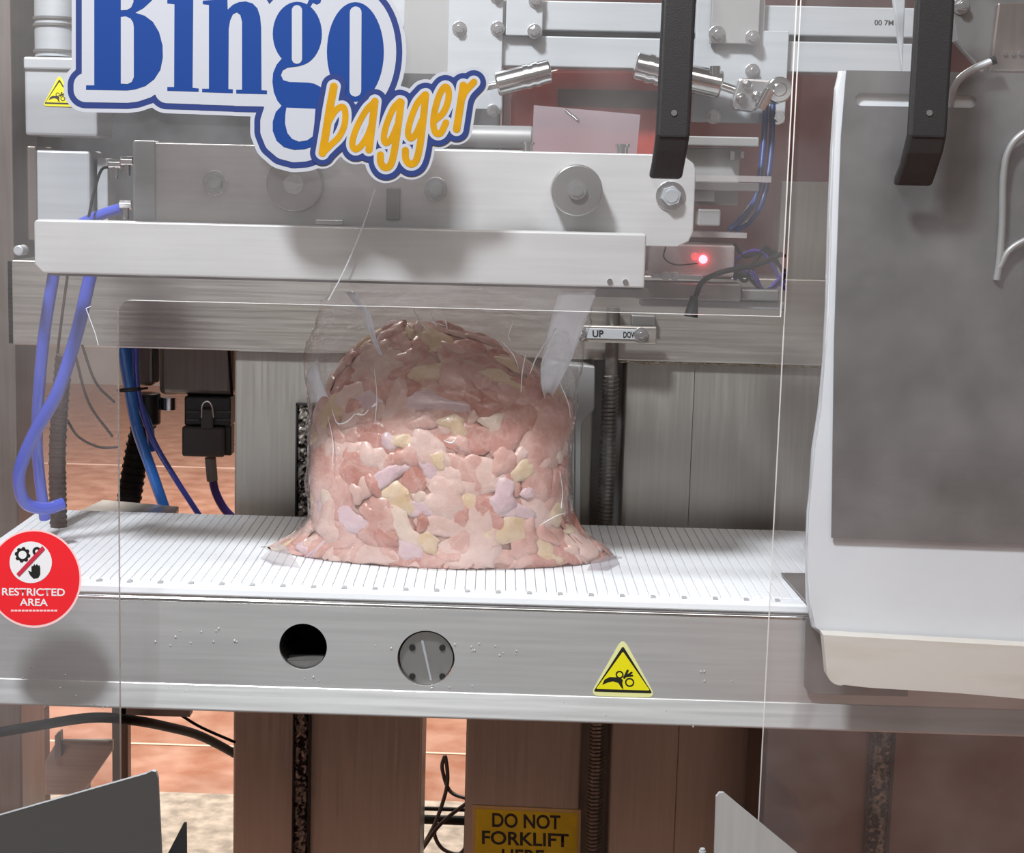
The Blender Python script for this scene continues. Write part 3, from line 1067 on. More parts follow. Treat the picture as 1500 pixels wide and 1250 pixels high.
roller(435, 270, 40, .034, .3)
roller(843, 279, 36.5, .046, .3)
for x, y, r in ((315, 268, 11), (638, 277, 10.5), (982, 287, 13)):
    q = P(x, y, YP); s = r * YP / F
    o = MB().cyl((q.x, YP, q.z), (q.x, YP - .003, q.z), s * 1.65, 28).obj('bolt_washer', M['bolt'], rp, bevel=.0006)
    hx = [(q.x + s * 1.12 * math.cos(.3 + i * PI / 3), YP - .016, q.z + s * 1.12 * math.sin(.3 + i * PI / 3)) for i in range(6)]
    MB().prism(hx, (0, .013, 0)).cyl((q.x, YP - .016, q.z), (q.x, YP - .0172, q.z), s * .78, 18).obj('bolt_head', M['alu'], o, bevel=.0008)
# little bright latch and studs on the plate
boxpx(462, 322, 502, 329, YP - .02, .02).obj('latch_pin', M['chrome'], rp, bevel=.001)
boxpx(566, 276, 586, 322, YP - .004, .004).obj('label_plate', M['alu_grey'], rp, bevel=.001)
for x in (773, 912):
    q = P(x, 221, YP + .01)
    MB().cyl((q.x, YP + .012, d - .002), (q.x, YP + .012, d + .010), .008, 14).cyl((q.x, YP + .012, d + .010), (q.x, YP + .012, d + .014), .011, 14).obj('top_stud', M['chrome'], rp, smooth=True)

# thin film strip hanging in front of the jaw
fs_ = thing('film_strip', 'thin clear film strip hanging slantwise in front of the sealing jaw', 'film', P(515, 350, 2.285))
MB().tube(smooth_path([P(549, 278, 2.29), P(530, 335, 2.288), P(505, 395, 2.288), P(481, 440, 2.30)], 6), .0011, 6).obj('strip_edge', M['film_fold'], fs_)

# ================================================================== GANTRY ABOVE
YG = 2.62
gn = thing('gantry', 'pale aluminium twin rail gantry with bolted plates above the sealing jaw', 'gantry', P(1000, 50, YG))
for y0, y1 in ((4, 47), (56, 101)):
    a, b, c, d = ext(560, y0, 1345, y1, YG)
    MB().box(a, b, YG, YG + .06, c, d).obj('rail', M['alu'], gn, bevel=.002)
a, b, c, d = ext(560, 40, 1345, 60, YG + .02)
MB().box(a, b, YG + .03, YG + .05, c, d).obj('rail_web', M['alu_grey'], gn)


def gplate(x0, y0, x1, y1, dep, m, bolts, name='mount_plate'):
    Y = YG - dep
    o = boxpx(x0, y0, x1, y1, Y, .012).obj(name, m, gn, bevel=.0015)
    for bx, by, br in bolts:
        boltpx(bx, by, Y, br, o)


gplate(656, -30, 736, 160, .014, M['alu'], [(673, 42, 7), (729, 42, 7), (728, -6, 7)])
gplate(742, -60, 796, 52, .016, M['alu'], [(783, 46, 7), (785, 1, 7)])
gplate(1018, -30, 1118, 180, .014, M['alu'], [(1045, 171, 7)])
gplate(1112, 45, 1153, 180, .0138, M['alu'], [(1102, 104, 7), (1139, 172, 7)])
gplate(1043, -60, 1114, 64, .030, M['alu_grey'], [(1050, 50, 8), (1102, 55, 7)])
gplate(718, 128, 736, 166, .020, M['alu'], [(722, 162, 6)])
textpx('00 7M', 1281, 29, 1309, 37, YG - .0005, 'rail_print', M['s_black'], gn, .02, dy=.5)
# grey sheet laid over the rails in place of the logo's shadow
boxpx(592, -40, 660, 108, YG - .008, .006).obj('rail_shadow_sheet', M['alu_grey'], gn)

# air cylinders
def ram(name, label, p0, p1, r, rod_to, Y):
    t = thing(name, label, 'cylinder', P(p0[0], p0[1], Y), 'air cylinders under the gantry')
    A, B = P(*p0, Y), P(*p1, Y)
    d = (B - A).normalized()
    s = r * Y / F
    MB().cyl(A, B, s, 28).obj('barrel', M['chrome'], t, bevel=.003, smooth=True)
    e = MB()
    for k in (.02, .035):
        e.cyl(B - d * (k + .008), B - d * k, s * 1.09, 28)
    e.obj('end_ring', M['chrome'], t, smooth=True)
    C_ = P(*rod_to, Y)
    s0 = A if (C_ - A).length < (C_ - B).length else B
    MB().cyl(s0, C_, s * .32, 16).obj('piston_rod', M['chrome'], t, smooth=True)
    return t


YA = 2.56
ram('air_cylinder', 'shiny air cylinder left of the door handle, tilted up to the right', (727, 124), (807, 104), 17, (698, 131), YA)
rm = ram('air_cylinder', 'shiny air cylinder right of the door handle, tilted down to the right', (1056, 125), (930, 96), 20, (1082, 134), YA)
MB().cyl(P(1046, 98, YA) + Vector((0, -.012, 0)), P(1046, 112, YA) + Vector((0, -.012, 0)), .009, 14).obj('port_fitting', M['chrome'], rm, smooth=True)
lk = thing('clevis_link', 'shiny linkage bracket with screws at the end of the right air cylinder', 'bracket', P(1110, 140, YA))
polypx([(1083, 114), (1140, 117), (1156, 124), (1158, 146), (1140, 152), (1122, 150), (1104, 164), (1076, 160), (1072, 148)], YA - .025, .03).obj('link_plate', M['bolt'], lk, bevel=.004)
for x, y, r in ((1094, 125, 6), (1086, 145, 7), (1108, 141, 6)):
    boltpx(x, y, YA - .025, r, lk, 'link_screw', 1.2, .006, M['chrome'])
q = P(1134, 134, YA)
MB().cyl((q.x, YA - .025, q.z), (q.x, YA - .050, q.z), .020, 26).cyl((q.x, YA - .05, q.z), (q.x, YA - .056, q.z), .011, 20).obj('pivot_boss', M['chrome'], lk, bevel=.002, smooth=True)
MB().cyl(P(1128, 130, YA - .05), P(1113, 158, YA - .04), .009, 14).obj('pivot_pin', M['chrome'], lk, smooth=True)

# upper background
ub = thing('rear_cabinet', 'dark maroon painted cabinet in the gloom behind the gantry and jaw', 'cabinet', (.25, 3.25, 0))
a, b = P(735, 200, 3.25).x, P(1700, 200, 3.25).x
MB().box(a, b, 3.25, 3.6, 0.0, P(700, -140, 3.25).z).obj('cabinet_body', M['maroon'], ub, bevel=.01)
MB().box(P(-200, 200, 3.2).x, a - .004, 3.25, 3.4, P(300, 420, 3.2).z, P(300, -140, 3.2).z).obj('grey_panel', M['charcoal'], ub, bevel=.006)
rs = thing('red_hood', 'rounded red plastic hood behind the air cylinders and clear flap', 'hood', P(860, 170, 2.72))
hp = [(748, 206)] + arc(790, 150, 42, 180, 250, 8) + [(830, 98), (985, 98), (985, 240), (760, 240)]
polypx(hp, 2.72, .2).obj('hood_shell', M['red_shell'], rs, bevel=.03, seg=4)
boxpx(818, 132, 985, 157, 2.712, .02).obj('hood_recess', M['maroon'], rs)
sb = thing('support_bar', 'long grey rounded bar lying above the roller plate', 'bar', P(700, 200, 2.47))
q0, q1 = P(560, 198, 2.47), P(781, 202, 2.47)
MB().cyl(q0, q1, .018, 28).obj('bar_body', M['alu_grey'], sb, bevel=.004, smooth=True)
MB().box(q0.x, q1.x, 2.452, 2.51, q1.z - .040, q1.z - .020).obj('bar_rail', M['alu_grey'], sb, bevel=.002)
fp = thing('clear_flap', 'clear mauve plastic flap standing up behind the roller plate', 'flap', P(858, 220, 2.43))
polypx([(782, 154), (938, 168), (932, 230), (779, 224)], 2.43, .004).obj('flap_sheet', M['flap'], fp)
for k, (x, y) in enumerate(((828, 160), (838, 168))):
    MB().cyl(P(x, y, 2.429), P(x + 9, y + 8, 2.429), .002, 8).obj('flap_glint', M['chrome'], fp)

# right of the handle: brackets, sensor
br = thing('sensor_bracket', 'stack of grey brackets and clear shelves right of the roller plate', 'bracket', P(1060, 270, 2.50))
boxpx(1000, 200, 1112, 214, 2.50, .03).obj('bracket_bar', M['alu_grey'], br, bevel=.002)
boxpx(1000, 216, 1083, 300, 2.53, .03).obj('bracket_box', M['alu_grey'], br, bevel=.002)
boxpx(1000, 257, 1130, 266, 2.46, .05).obj('clear_shelf', M['clear_plate'], br)
boxpx(1000, 267, 1112, 279, 2.48, .04).obj('shelf_bar', M['alu_grey'], br, bevel=.001)
boxpx(1014, 278, 1047, 295, 2.50, .03).obj('nut_block', M['alu'], br, bevel=.001)
boxpx(1022, 306, 1056, 331, 2.50, .03).obj('small_block', M['alu_grey'], br, bevel=.003)
boxpx(990, 340, 1094, 348, 2.46, .06).obj('clear_shelf', M['clear_plate'], br)
boxpx(1070, 222, 1076, 234, 2.50, .02).obj('bracket_screw', M['chrome'], br)
boxpx(1085, 222, 1090, 232, 2.50, .02).obj('bracket_screw', M['chrome'], br)
se = thing('sensor_box', 'small grey sensor box with a glowing red light', 'sensor', P(1015, 380, 2.47))
boxpx(950, 358, 1076, 404, 2.47, .05).obj('sensor_body', M['clear_plate'], se, bevel=.003)
boxpx(955, 356, 1074, 408, 2.525, .03).obj('sensor_back', M['steel_dark'], se, bevel=.003)
q = P(1030, 380, 2.468)
bm = bmesh.new(); bmesh.ops.create_uvsphere(bm, u_segments=16, v_segments=10, radius=.0068)
me = bpy.data.meshes.new('status_light'); bm.to_mesh(me); bm.free()
link('status_light', me, M['led'], se, q, smooth=True)
hosepx([(975, 362, 2.466), (973, 378, 2.464), (990, 388, 2.464), (1022, 386, 2.466)], .0011, 'sensor_wire', M['rubber'], se)
boxpx(955, 402, 1030, 409, 2.462, .01).obj('sensor_strip', M['alu'], se, bevel=.001)
for x in (975, 988):
    boltpx(x, 405, 2.462, 5, se, 'sensor_screw', 1.3, .006)
sr = thing('sensor_rail', 'grey notched rail below the sensor box with the red light', 'rail', P(1050, 425, 2.50))
boxpx(930, 414, 1086, 440, 2.50, .05).obj('rail_body', M['steel_dark'], sr, bevel=.003)
boxpx(1086, 424, 1142, 441, 2.52, .05).obj('rail_tail', M['steel_dark'], sr, bevel=.003)
boxpx(940, 440, 1150, 452, 2.53, .05).obj('rail_base', M['alu_grey'], sr, bevel=.002)
pc = thing('plug_cable', 'black cable with a flared black plug below the red light', 'cable', P(1013, 460, 2.44))
hosepx([(1145, 372, 2.47), (1110, 388, 2.46), (1060, 398, 2.44), (1030, 412, 2.44), (1018, 436, 2.44)], .0042, 'cable', M['rubber'], pc)
MB().cyl(P(1017, 434, 2.44), P(1012, 464, 2.44), .006, 16, r1=.011).obj('plug', M['black'], pc, smooth=True)
wb_ = thing('wire_bundle', 'tangle of dark wires beside the red light near the door edge', 'wires', P(1110, 400, 2.56))
random.seed(5)
for k in range(7):
    y0 = random.uniform(350, 410)
    hosepx([(1075, y0, 2.54), (1098 + random.uniform(-6, 6), y0 + random.uniform(-25, 25), 2.53), (1120, random.uniform(350, 430), 2.54), (1150, random.uniform(360, 430), 2.56)], .003, 'wire', M['purple'] if k % 3 == 0 else M['rubber'], wb_)
for k, (pts, lab) in enumerate((
        ([(1122, 150, 2.60), (1118, 215, 2.58), (1108, 285, 2.56), (1088, 318, 2.54), (1068, 337, 2.53)], 'blue air hose curving down right of the sensor bracket, inner one of two'),
        ([(1132, 150, 2.61), (1129, 225, 2.59), (1118, 290, 2.57), (1098, 325, 2.55), (1078, 338, 2.535)], 'blue air hose curving down right of the sensor bracket, outer one of two'))):
    tag(hosepx(pts, .0052, 'air_hose', mat('deep_blue_hose', (.012, .03, .13), .3)), lab, 'hose', 'blue air hoses by the sensor')

# ================================================================== LEFT: boxes, fittings, hoses
lb = thing('valve_box', 'pale grey valve box with a yellow warning triangle at upper left', 'box', P(90, 200, 2.42))
boxpx(36, 86, 142, 199, 2.42, .10).obj('box_body', M['alu'], lb, bevel=.004)
boxpx(34, 84, 144, 102, 2.415, .11).obj('box_lid', M['alu'], lb, bevel=.003)
triangle_sign(87, 109, 156, 25, 2.4195, lb, True)
mc = thing('motor_cover', 'pale grey upright cover below the valve box, above the jaw end', 'cover', P(90, 325, 2.44))
boxpx(52, 220, 132, 345, 2.44, .08).obj('cover_body', M['alu'], mc, bevel=.004)
boxpx(40, 214, 53, 352, 2.435, .09).obj('cover_flange', M['column_brown'], mc, bevel=.002)
boxpx(142, 232, 158, 345, 2.46, .05).obj('cover_fin', M['alu'], mc, bevel=.002)
q = P(35, 366, 2.43)
MB().cyl((q.x, 2.43, q.z), (q.x, 2.40, q.z), .008, 16).obj('cover_knob', M['alu'], mc, bevel=.002)
cn = thing('filter_canister', 'pale round canister with dark bands on top of the valve box', 'canister', P(80, 84, 2.47))
ca, cb = P(82, 84, 2.47), P(82, -60, 2.47)
MB().cyl((ca.x, 2.47, ca.z), (ca.x, 2.47, cb.z), .032, 32).obj('canister_body', M['alu'], cn, smooth=True)
for y in (78, 40, 30):
    z = P(82, y, 2.47).z
    MB().cyl((ca.x, 2.47, z), (ca.x, 2.47, z + .004), .0345, 32).obj('canister_band', M['steel_dark'], cn, smooth=True)
for k, (x, y, lab) in enumerate(((168, 240, 'shiny chrome hose fitting beside the roller plate, standing left of another'), (186, 236, 'shiny chrome hose fitting touching the top left of the roller plate'),
                                 (184, 300, 'shiny chrome hose fitting above the blue hose end at the jaw'))):
    q = P(x, y, 2.37)
    t = thing('hose_fitting', lab, 'fitting', q, 'chrome fittings left of the roller plate')
    MB().cyl(q + Vector((-.009, 0, 0)), q + Vector((.010, 0, 0)), .0075, 6).obj('hex_nut', M['chrome'], t, bevel=.001)
    MB().cyl(q + Vector((0, 0, .002)), q + Vector((0, 0, -.022)), .0055, 16).obj('elbow', M['chrome'], t, smooth=True)
tag(hosepx([(130, 318, 2.36), (137, 285, 2.37), (148, 250, 2.38), (162, 244, 2.38)], .0022, 'thin_cable', M['rubber']), 'thin black cable looping up in front of the pale motor cover', 'cable')
tag(hosepx([(118, 328, 2.39), (145, 316, 2.385), (168, 308, 2.38), (184, 304, 2.375)], .0085, 'air_hose', M['blue2']), 'short blue hose end lying on the left end of the sealing jaw', 'hose')
# big hoses behind the acrylic leg
tag(hosepx([(88, 345, 2.50), (79, 400, 2.50), (66, 480, 2.51), (58, 560, 2.52), (54, 640, 2.55), (58, 700, 2.58), (66, 760, 2.60)], .0098, 'air_hose', M['blue2']), 'violet blue hose hanging straight down behind the clear door leg', 'hose', 'violet hoses behind the left door leg')
tag(hosepx([(146, 345, 2.46), (132, 405, 2.46), (112, 490, 2.46), (84, 575, 2.46), (48, 640, 2.47), (28, 695, 2.48), (36, 735, 2.50), (66, 745, 2.52), (92, 738, 2.54)], .0105, 'air_hose', M['blue2']), 'violet blue hose sweeping left then curling back behind the clear door leg', 'hose', 'violet hoses behind the left door leg')
# dark corrugated sleeve
def sleeve(pts, r, name, m, label, rib=.006):
    path = smooth_path([P(*p) for p in pts], 14)
    t = thing(name, label, 'conduit', path[-1])
    MB().tube(path, r, 14).obj('sleeve', m, t, smooth=True)
    rg = MB()
    L = 0
    for a, b in zip(path[:-1], path[1:]):
        L += (b - a).length
        if L > rib * 1.6:
            L = 0
            d = (b - a).normalized()
            rg.cyl(a, a + d * rib * .6, r * 1.10, 14)
    tag(rg.obj('ribs', m, t, smooth=True), kind='stuff')
    return t


sleeve([(94, 520, 2.66), (88, 590, 2.67), (84, 670, 2.68), (86, 780, 2.70)], .014, 'corrugated_conduit', M['brown_cable'], 'brown ribbed conduit hanging behind the violet hoses')
for k, (pts, lab) in enumerate((
        ([(100, 395, 2.68), (90, 470, 2.68), (84, 520, 2.69)], 'thin brown wire hanging between the two violet hoses'),
        ([(110, 520, 2.70), (130, 590, 2.70), (165, 640, 2.72)], 'brown wire sagging with a knot behind the clear door leg'),
        ([(120, 505, 2.72), (140, 560, 2.72), (168, 590, 2.73)], 'shorter brown wire high behind the clear door leg edge'),
        ([(98, 615, 2.70), (115, 640, 2.70), (145, 655, 2.71), (175, 655, 2.72)], 'brown wire looping low behind the clear door leg'))):
    tag(hosepx(pts, .0024, 'thin_wire', M['brown_cable']), lab, 'wire', 'brown wires behind the left door leg')
tag(hosepx([(178, 500, 3.090), (188, 560, 3.110), (200, 625, 3.130), (222, 690, 3.150), (248, 765, 3.170), (262, 800, 3.190)], .0115, 'blue_hose', M['blue']), 'thick bright blue hose in the opening left of the steel column', 'hose', 'blue hoses left of the steel column')
tag(hosepx([(198, 500, 3.120), (202, 575, 3.130), (222, 640, 3.150), (256, 700, 3.170), (300, 768, 3.190), (318, 800, 3.190)], .0062, 'blue_hose', M['blue2']), 'slim blue hose crossing the orange floor gap left of the steel column', 'hose', 'blue hoses left of the steel column')
tag(hosepx([(190, 500, 3.160), (197, 570, 3.160), (218, 625, 3.160), (222, 660, 3.170)], .0085, 'blue_hose', M['blue']), 'dark blue hose tucked behind the thick bright blue one', 'hose', 'blue hoses left of the steel column')
ct = thing('cable_tie', 'black cable tie wrapped round the blue hoses', 'tie', P(190, 570, 3.110))
c0 = P(191, 571, 2.925)
MB().tube([c0 + Vector((.024 * math.cos(t * PI / 8), .020 * math.sin(t * PI / 8), .002 * math.cos(t * PI / 8))) for t in range(17)], .0022, 6, caps=False).obj('tie_loop', M['rubber'], ct)
MB().cyl(c0 + Vector((.02, -.01, .003)), c0 + Vector((.036, -.016, .006)), .0025, 6).obj('tie_tail', M['rubber'], ct)
sleeve([(222, 585, 3.240), (206, 640, 3.250), (196, 690, 3.250), (188, 740, 3.250)], .024, 'black_conduit', M['rubber'], 'thick black ribbed conduit behind the blue hoses', .009)
bc = thing('conduit_gland', 'black cylindrical gland hanging under the steel junction box', 'gland', P(212, 600, 3.240))
q0 = P(214, 576, 3.210); q1 = P(214, 622, 3.210)
MB().cyl(q0, q1, .030, 24).obj('gland_body', M['black'], bc, bevel=.004, smooth=True)

jb = thing('junction_box', 'brown-grey steel box under the beam left of the steel column', 'box', P(270, 580, 3.210))
boxpx(232, 490, 342, 580, 3.190, .16).obj('box_body', M['column_brown'], jb, bevel=.012, seg=3)
boxpx(178, 490, 226, 566, 3.230, .12).obj('box_side', M['column_brown'], jb, bevel=.01, seg=3)
boxpx(225, 505, 231, 560, 2.995, .01).obj('box_slot', M['dark'], jb)
q = P(248, 585, 3.200)
MB().cyl(P(247, 582, 3.220), P(247, 600, 3.220), .016, 20).obj('box_spigot', M['chrome'], jb, smooth=True)
pg = thing('power_connector', 'charcoal rectangular plug connector with wire latch below the steel junction box', 'connector', P(300, 640, 3.180))
boxpx(270, 582, 338, 624, 3.175, .055).obj('socket_housing', M['black'], pg, bevel=.003)
boxpx(266, 626, 328, 670, 3.165, .065).obj('plug_body', M['connector'], pg, bevel=.005)
boxpx(328, 624, 339, 668, 3.180, .04).obj('plug_side', M['black'], pg, bevel=.003)
boxpx(294, 600, 312, 628, 3.162, .02).obj('latch', M['connector'], pg, bevel=.002)
hosepx([(295, 612, 2.968), (296, 594, 2.968), (303, 588, 2.968), (310, 594, 2.968), (313, 612, 2.968)], .0013, 'latch_wire', M['chrome'], pg)
for k, y in enumerate((602, 614)):
    boxpx(272, y, 292, y + 3, 3.172, .005).obj('housing_rib', M['connector'], pg)
    boxpx(316, y, 338, y + 3, 3.172, .005).obj('housing_rib', M['connector'], pg)
MB().cyl(P(308, 670, 3.190), P(311, 705, 3.190), .013, 6).obj('cable_gland', M['steel_dark'], pg, bevel=.002)
tag(hosepx([(311, 700, 3.190), (316, 722, 3.190), (328, 745, 3.190), (348, 768, 3.190), (362, 800, 3.190)], .0088, 'purple_cable', M['purple']), 'dark purple cable running down from the plug connector', 'cable')
for k, (pts, lab) in enumerate((([(334, 495, 3.170), (337, 540, 3.170), (340, 580, 3.170)], 'thin dark cable beside the edge of the left steel column'),)):
    tag(hosepx(pts, .003, 'thin_wire', M['rubber']), lab, 'wire')
# low metal table behind the belt
tb_ = thing('rear_tray', 'low grey steel tray behind the back edge of the belt at left', 'tray', PZ(160, 750, .80))
w = [PZ(x, y, .86) for x, y in ((60, 775), (150, 732), (262, 742), (240, 780))]
MB().prism(w, (0, 0, -.012)).obj('tray_top', M['steel'], tb_, bevel=.002)
MB().tube([PZ(x, y, .868) for x, y in ((120, 760), (150, 752), (200, 751), (206, 765))], .002, 6).obj('tray_wire', M['rubber'], tb_)
MB().box(w[0].x + .1, w[0].x + .13, 2.98, 3.01, 0, .85).obj('tray_leg', M['steel_dark'], tb_)
eg = thing('end_guard', 'small curled clear guard at the back left end of the belt', 'guard', PZ(75, 770, ZB))
polypx([(60, 738), (72, 750), (92, 766), (110, 778), (62, 780)], 2.84, .004).obj('guard_sheet', M['film_fold'], eg)

# ================================================================== BELOW THE CONVEYOR
tag(hosepx([(-40, 1080, 2.75), (40, 1066, 2.75), (130, 1052, 2.76), (190, 1055, 2.80), (245, 1065, 2.95), (295, 1079, 3.10), (350, 1108, 3.24), (400, 1138, 3.30)], .0095, 'black_hose', M['rubber']), 'thick black hose arching below the conveyor at left', 'hose')
tag(hosepx([(265, 1048, 2.90), (295, 1066, 2.90), (345, 1088, 2.90)], .003, 'thin_wire', M['rubber']), 'thin black wire above the end of the arching black hose', 'wire')
lp = thing('low_bracket', 'grey steel bracket plate low behind the clear door leg', 'bracket', P(120, 1160, 2.90))
polypx([(66, 1115), (84, 1085), (165, 1085), (165, 1100), (120, 1165), (66, 1165)], 2.90, .01).obj('bracket_sheet', M['steel'], lp, bevel=.002)
polypx([(80, 1078), (88, 1072), (90, 1110), (80, 1114)], 2.885, .02).obj('bracket_tab', M['steel_dark'], lp, bevel=.002)
boxpx(92, 1086, 160, 1092, 2.892, .008).obj('bracket_rod', M['chrome'], lp)
MB().box(P(100, 1150, 2.9).x, P(125, 1150, 2.9).x, 2.91, 2.94, 0, P(100, 1150, 2.9).z).obj('bracket_foot', M['steel_dark'], lp)
rpst = thing('rear_post', 'slim brown steel post standing behind the clear door leg', 'post', (P(48, 1100, 3.2).x, 3.2, 0))
MB().box(P(32, 1100, 3.2).x, P(64, 1100, 3.2).x, 3.2, 3.25, 0, P(48, 1040, 3.2).z).obj('post_body', M['maroon'], rpst, bevel=.004)
MB().box(P(30, 1100, 3.2).x, P(66, 1100, 3.2).x, 3.19, 3.26, 0, .012).obj('post_foot', M['steel_dark'], rpst)
rp2 = thing('rear_upright', 'dark brown steel upright just right of the clear door leg', 'leg', (P(181, 1100, 2.86).x, 2.86, 0))
MB().box(P(176, 1100, 2.86).x, P(187, 1100, 2.86).x, 2.86, 2.89, 0, z_bot).obj('upright_body', M['column_brown'], rp2, bevel=.003)
MB().box(P(176, 1050, 2.86).x, P(278, 1050, 2.86).x, 2.86, 2.89, P(220, 1049, 2.86).z, P(220, 1036, 2.86).z).obj('leg_brace', M['steel_dark'], rp2)
# looped cables between the columns
fc = thing('looped_cable', 'thin dark cable looping up between the two steel columns', 'cable', P(655, 1180, 3.210))
hosepx([(620, 1240, 3.180), (640, 1200, 3.200), (655, 1150, 3.220), (653, 1112, 3.230), (650, 1112, 3.230), (648, 1128, 3.230), (660, 1160, 3.220), (690, 1172, 3.200)], .0042, 'cable_loop', M['brown_cable'], fc, 10)
hosepx([(618, 1245, 3.160), (648, 1205, 3.160), (700, 1165, 3.160)], .0042, 'cable_loop', M['brown_cable'], fc, 10)
hosepx([(640, 1205, 3.210), (637, 1225, 3.210), (650, 1245, 3.210), (675, 1250, 3.210), (689, 1225, 3.210)], .0042, 'cable_loop', M['brown_cable'], fc, 10)
for y, r, lab in ((1200, .010, 'thick black pipe crossing low between the steel columns'), (1184, .0045, 'thin black pipe just above the thick one between the columns')):
    tag(MB().cyl(P(600, y, 3.280), P(720, y + 4, 3.280), r, 14).obj('cross_pipe', M['rubber'], smooth=True), lab, 'pipe')

# yellow sign on the right column
sg = thing('forklift_sign', 'yellow sign with black words DO NOT FORKLIFT on the right steel column', 'sign', P(770, 1220, YC))
polypx([(692, 1180), (851, 1187), (849, 1300), (690, 1300)], YC - .002, .002).obj('sign_border', M['s_signborder'], sg)
flat([[(697, 1185), (846, 1192), (844, 1298), (695, 1298)]], YC - .0025, 'sign_panel', M['s_signyellow'], sg)
textpx('DO NOT', 721, 1191, 821, 1212, YC - .003, 'lettering', M['s_black'], sg, .022, dy=4)
textpx('FORKLIFT', 706, 1217, 833, 1237, YC - .003, 'lettering', M['s_black'], sg, .022, dy=5)
textpx('HERE', 735, 1244, 797, 1264, YC - .003, 'lettering', M['s_black'], sg, .022, dy=2)

# ================================================================== RIGHT: bag magazine
YM = 2.235
bs = thing('bag_stack', 'thick stack of white translucent empty bags hanging behind the grey steel plate', 'bags', P(1340, 890, YM))
sil = [(1226, 104), (1240, 104), (1560, 110), (1560, 985), (1300, 950), (1205, 935), (1188, 920), (1181, 880), (1178, 800), (1180, 750), (1188, 660), (1196, 600), (1203, 540), (1208, 450), (1212, 330), (1216, 220), (1220, 130)]
NL = 6
for k in range(NL):
    t = k / (NL - 1)
    dx = (1 - t) * 5 if k < NL - 1 else 0
    pts = [(x + (random.uniform(0, 4) + dx if x < 1300 else 0), y - (random.uniform(0, 2) if y > 900 else 0)) for x, y in sil]
    polypx(pts, YM + .004 + k * .0075, .0068).obj('bag_layer', M['bags'], bs, bevel=.003, seg=3)
tr = thing('bag_tray', 'white plastic tray with rounded corner under the stack of empty bags', 'tray', P(1360, 1000, 2.20))
polypx([(1206, 930), (1560, 950), (1560, 1030), (1400, 1016), (1270, 1008), (1236, 1004)] + arc(1232, 984, 21, 90, 165, 6), 2.2075, .024).obj('tray_body', M['tray_stain'], tr, bevel=.010, seg=4)
mp = thing('mount_bracket', 'thin steel mounting plate with rounded corner behind the white tray', 'bracket', P(1200, 960, 2.29))
polypx([(1180, 905), (1330, 910), (1330, 1021), (1196, 1018), (1184, 1015), (1178, 1006)], 2.2885, .003).obj('bracket_sheet', M['steel_dark'], mp, bevel=.001)
w = [PZ(x, y, ZB + .004) for x, y in ((1144, 842), (1212, 843), (1212, 884), (1184, 888))]
MB().prism(w, (0, 0, .003)).obj('corner_plate', M['steel_dark'], mp)
w = [PZ(x, y, ZB + .004) for x, y in ((1196, 905), (1300, 960))]
pl = thing('clamp_plate', 'worn grey steel plate with a long slot clamping the stack of empty bags', 'plate', P(1360, 790, YM))
slot = [(1264, 136), (1420, 140)] + arc(1422, 149, 9, -90, 90, 6) + [(1264, 155)] + arc(1262, 145.5, 9.5, 90, 270, 6)
polypx([(1240, 103), (1560, 108), (1560, 800), (1218, 788), (1222, 500), (1232, 200)], YM - .004, .003, holes=[slot]).obj('plate_sheet', M['plate_grey'], pl)
wr = thing('wicket_rod', 'bent pale metal rod coming out of the slot in the grey plate', 'rod', P(1390, 150, YM))
hosepx([(1390, 170, YM + .01), (1394, 140, YM - .005), (1404, 118, YM - .016), (1425, 102, YM - .022), (1452, 90, YM - .026)], .0052, 'rod_shaft', M['alu'], wr, 8, 14)
q = P(1454, 89, YM - .026)
MB().cyl(q + Vector((-.002, .001, -.001)), q + Vector((.004, -.002, .002)), .0058, 14).obj('rod_tip', M['rubber'], wr)
lw_ = thing('wire_loop', 'bent steel wire loop standing on the grey plate at far right', 'loop', P(1475, 300, YM))
hosepx([(1540, 180, YM - .020), (1500, 195, YM - .018), (1478, 220, YM - .014), (1470, 260, YM - .012), (1468, 330, YM - .010), (1464, 385, YM - .009), (1460, 410, YM - .008)], .0050, 'loop_wire', M['alu_grey'], lw_, 8, 12)
hosepx([(1464, 392, YM - .010), (1484, 362, YM - .013), (1540, 335, YM - .015)], .0045, 'loop_wire', M['alu_grey'], lw_, 8, 12)
tb2 = thing('top_bracket', 'dull steel bracket with a bolt behind the right door handle', 'bracket', P(1420, 60, 2.27))
polypx([(1385, -40), (1560, -40), (1560, 104), (1440, 104), (1400, 60)], 2.262, .02).obj('bracket_body', M['plate_grey'], tb2, bevel=.003)
polypx([(1462, 4), (1560, 2), (1560, 104), (1450, 104), (1456, 50)], 2.252, .01).obj('bracket_cover', M['column_brown'], tb2, bevel=.003)
boltpx(1407, 9, 2.262, 8, tb2)
for x in (1472, 1484, 1495):
    q = P(x, 79, 2.252)
    MB().cyl((q.x, 2.252, q.z), (q.x, 2.249, q.z), .003, 10).obj('rivet', M['chrome'], tb2)
polypx([(1304, -40), (1328, -40), (1324, 60), (1322, 110), (1316, 60)], 2.30, .01).obj('bracket_fin', M['alu'], tb2, bevel=.002)

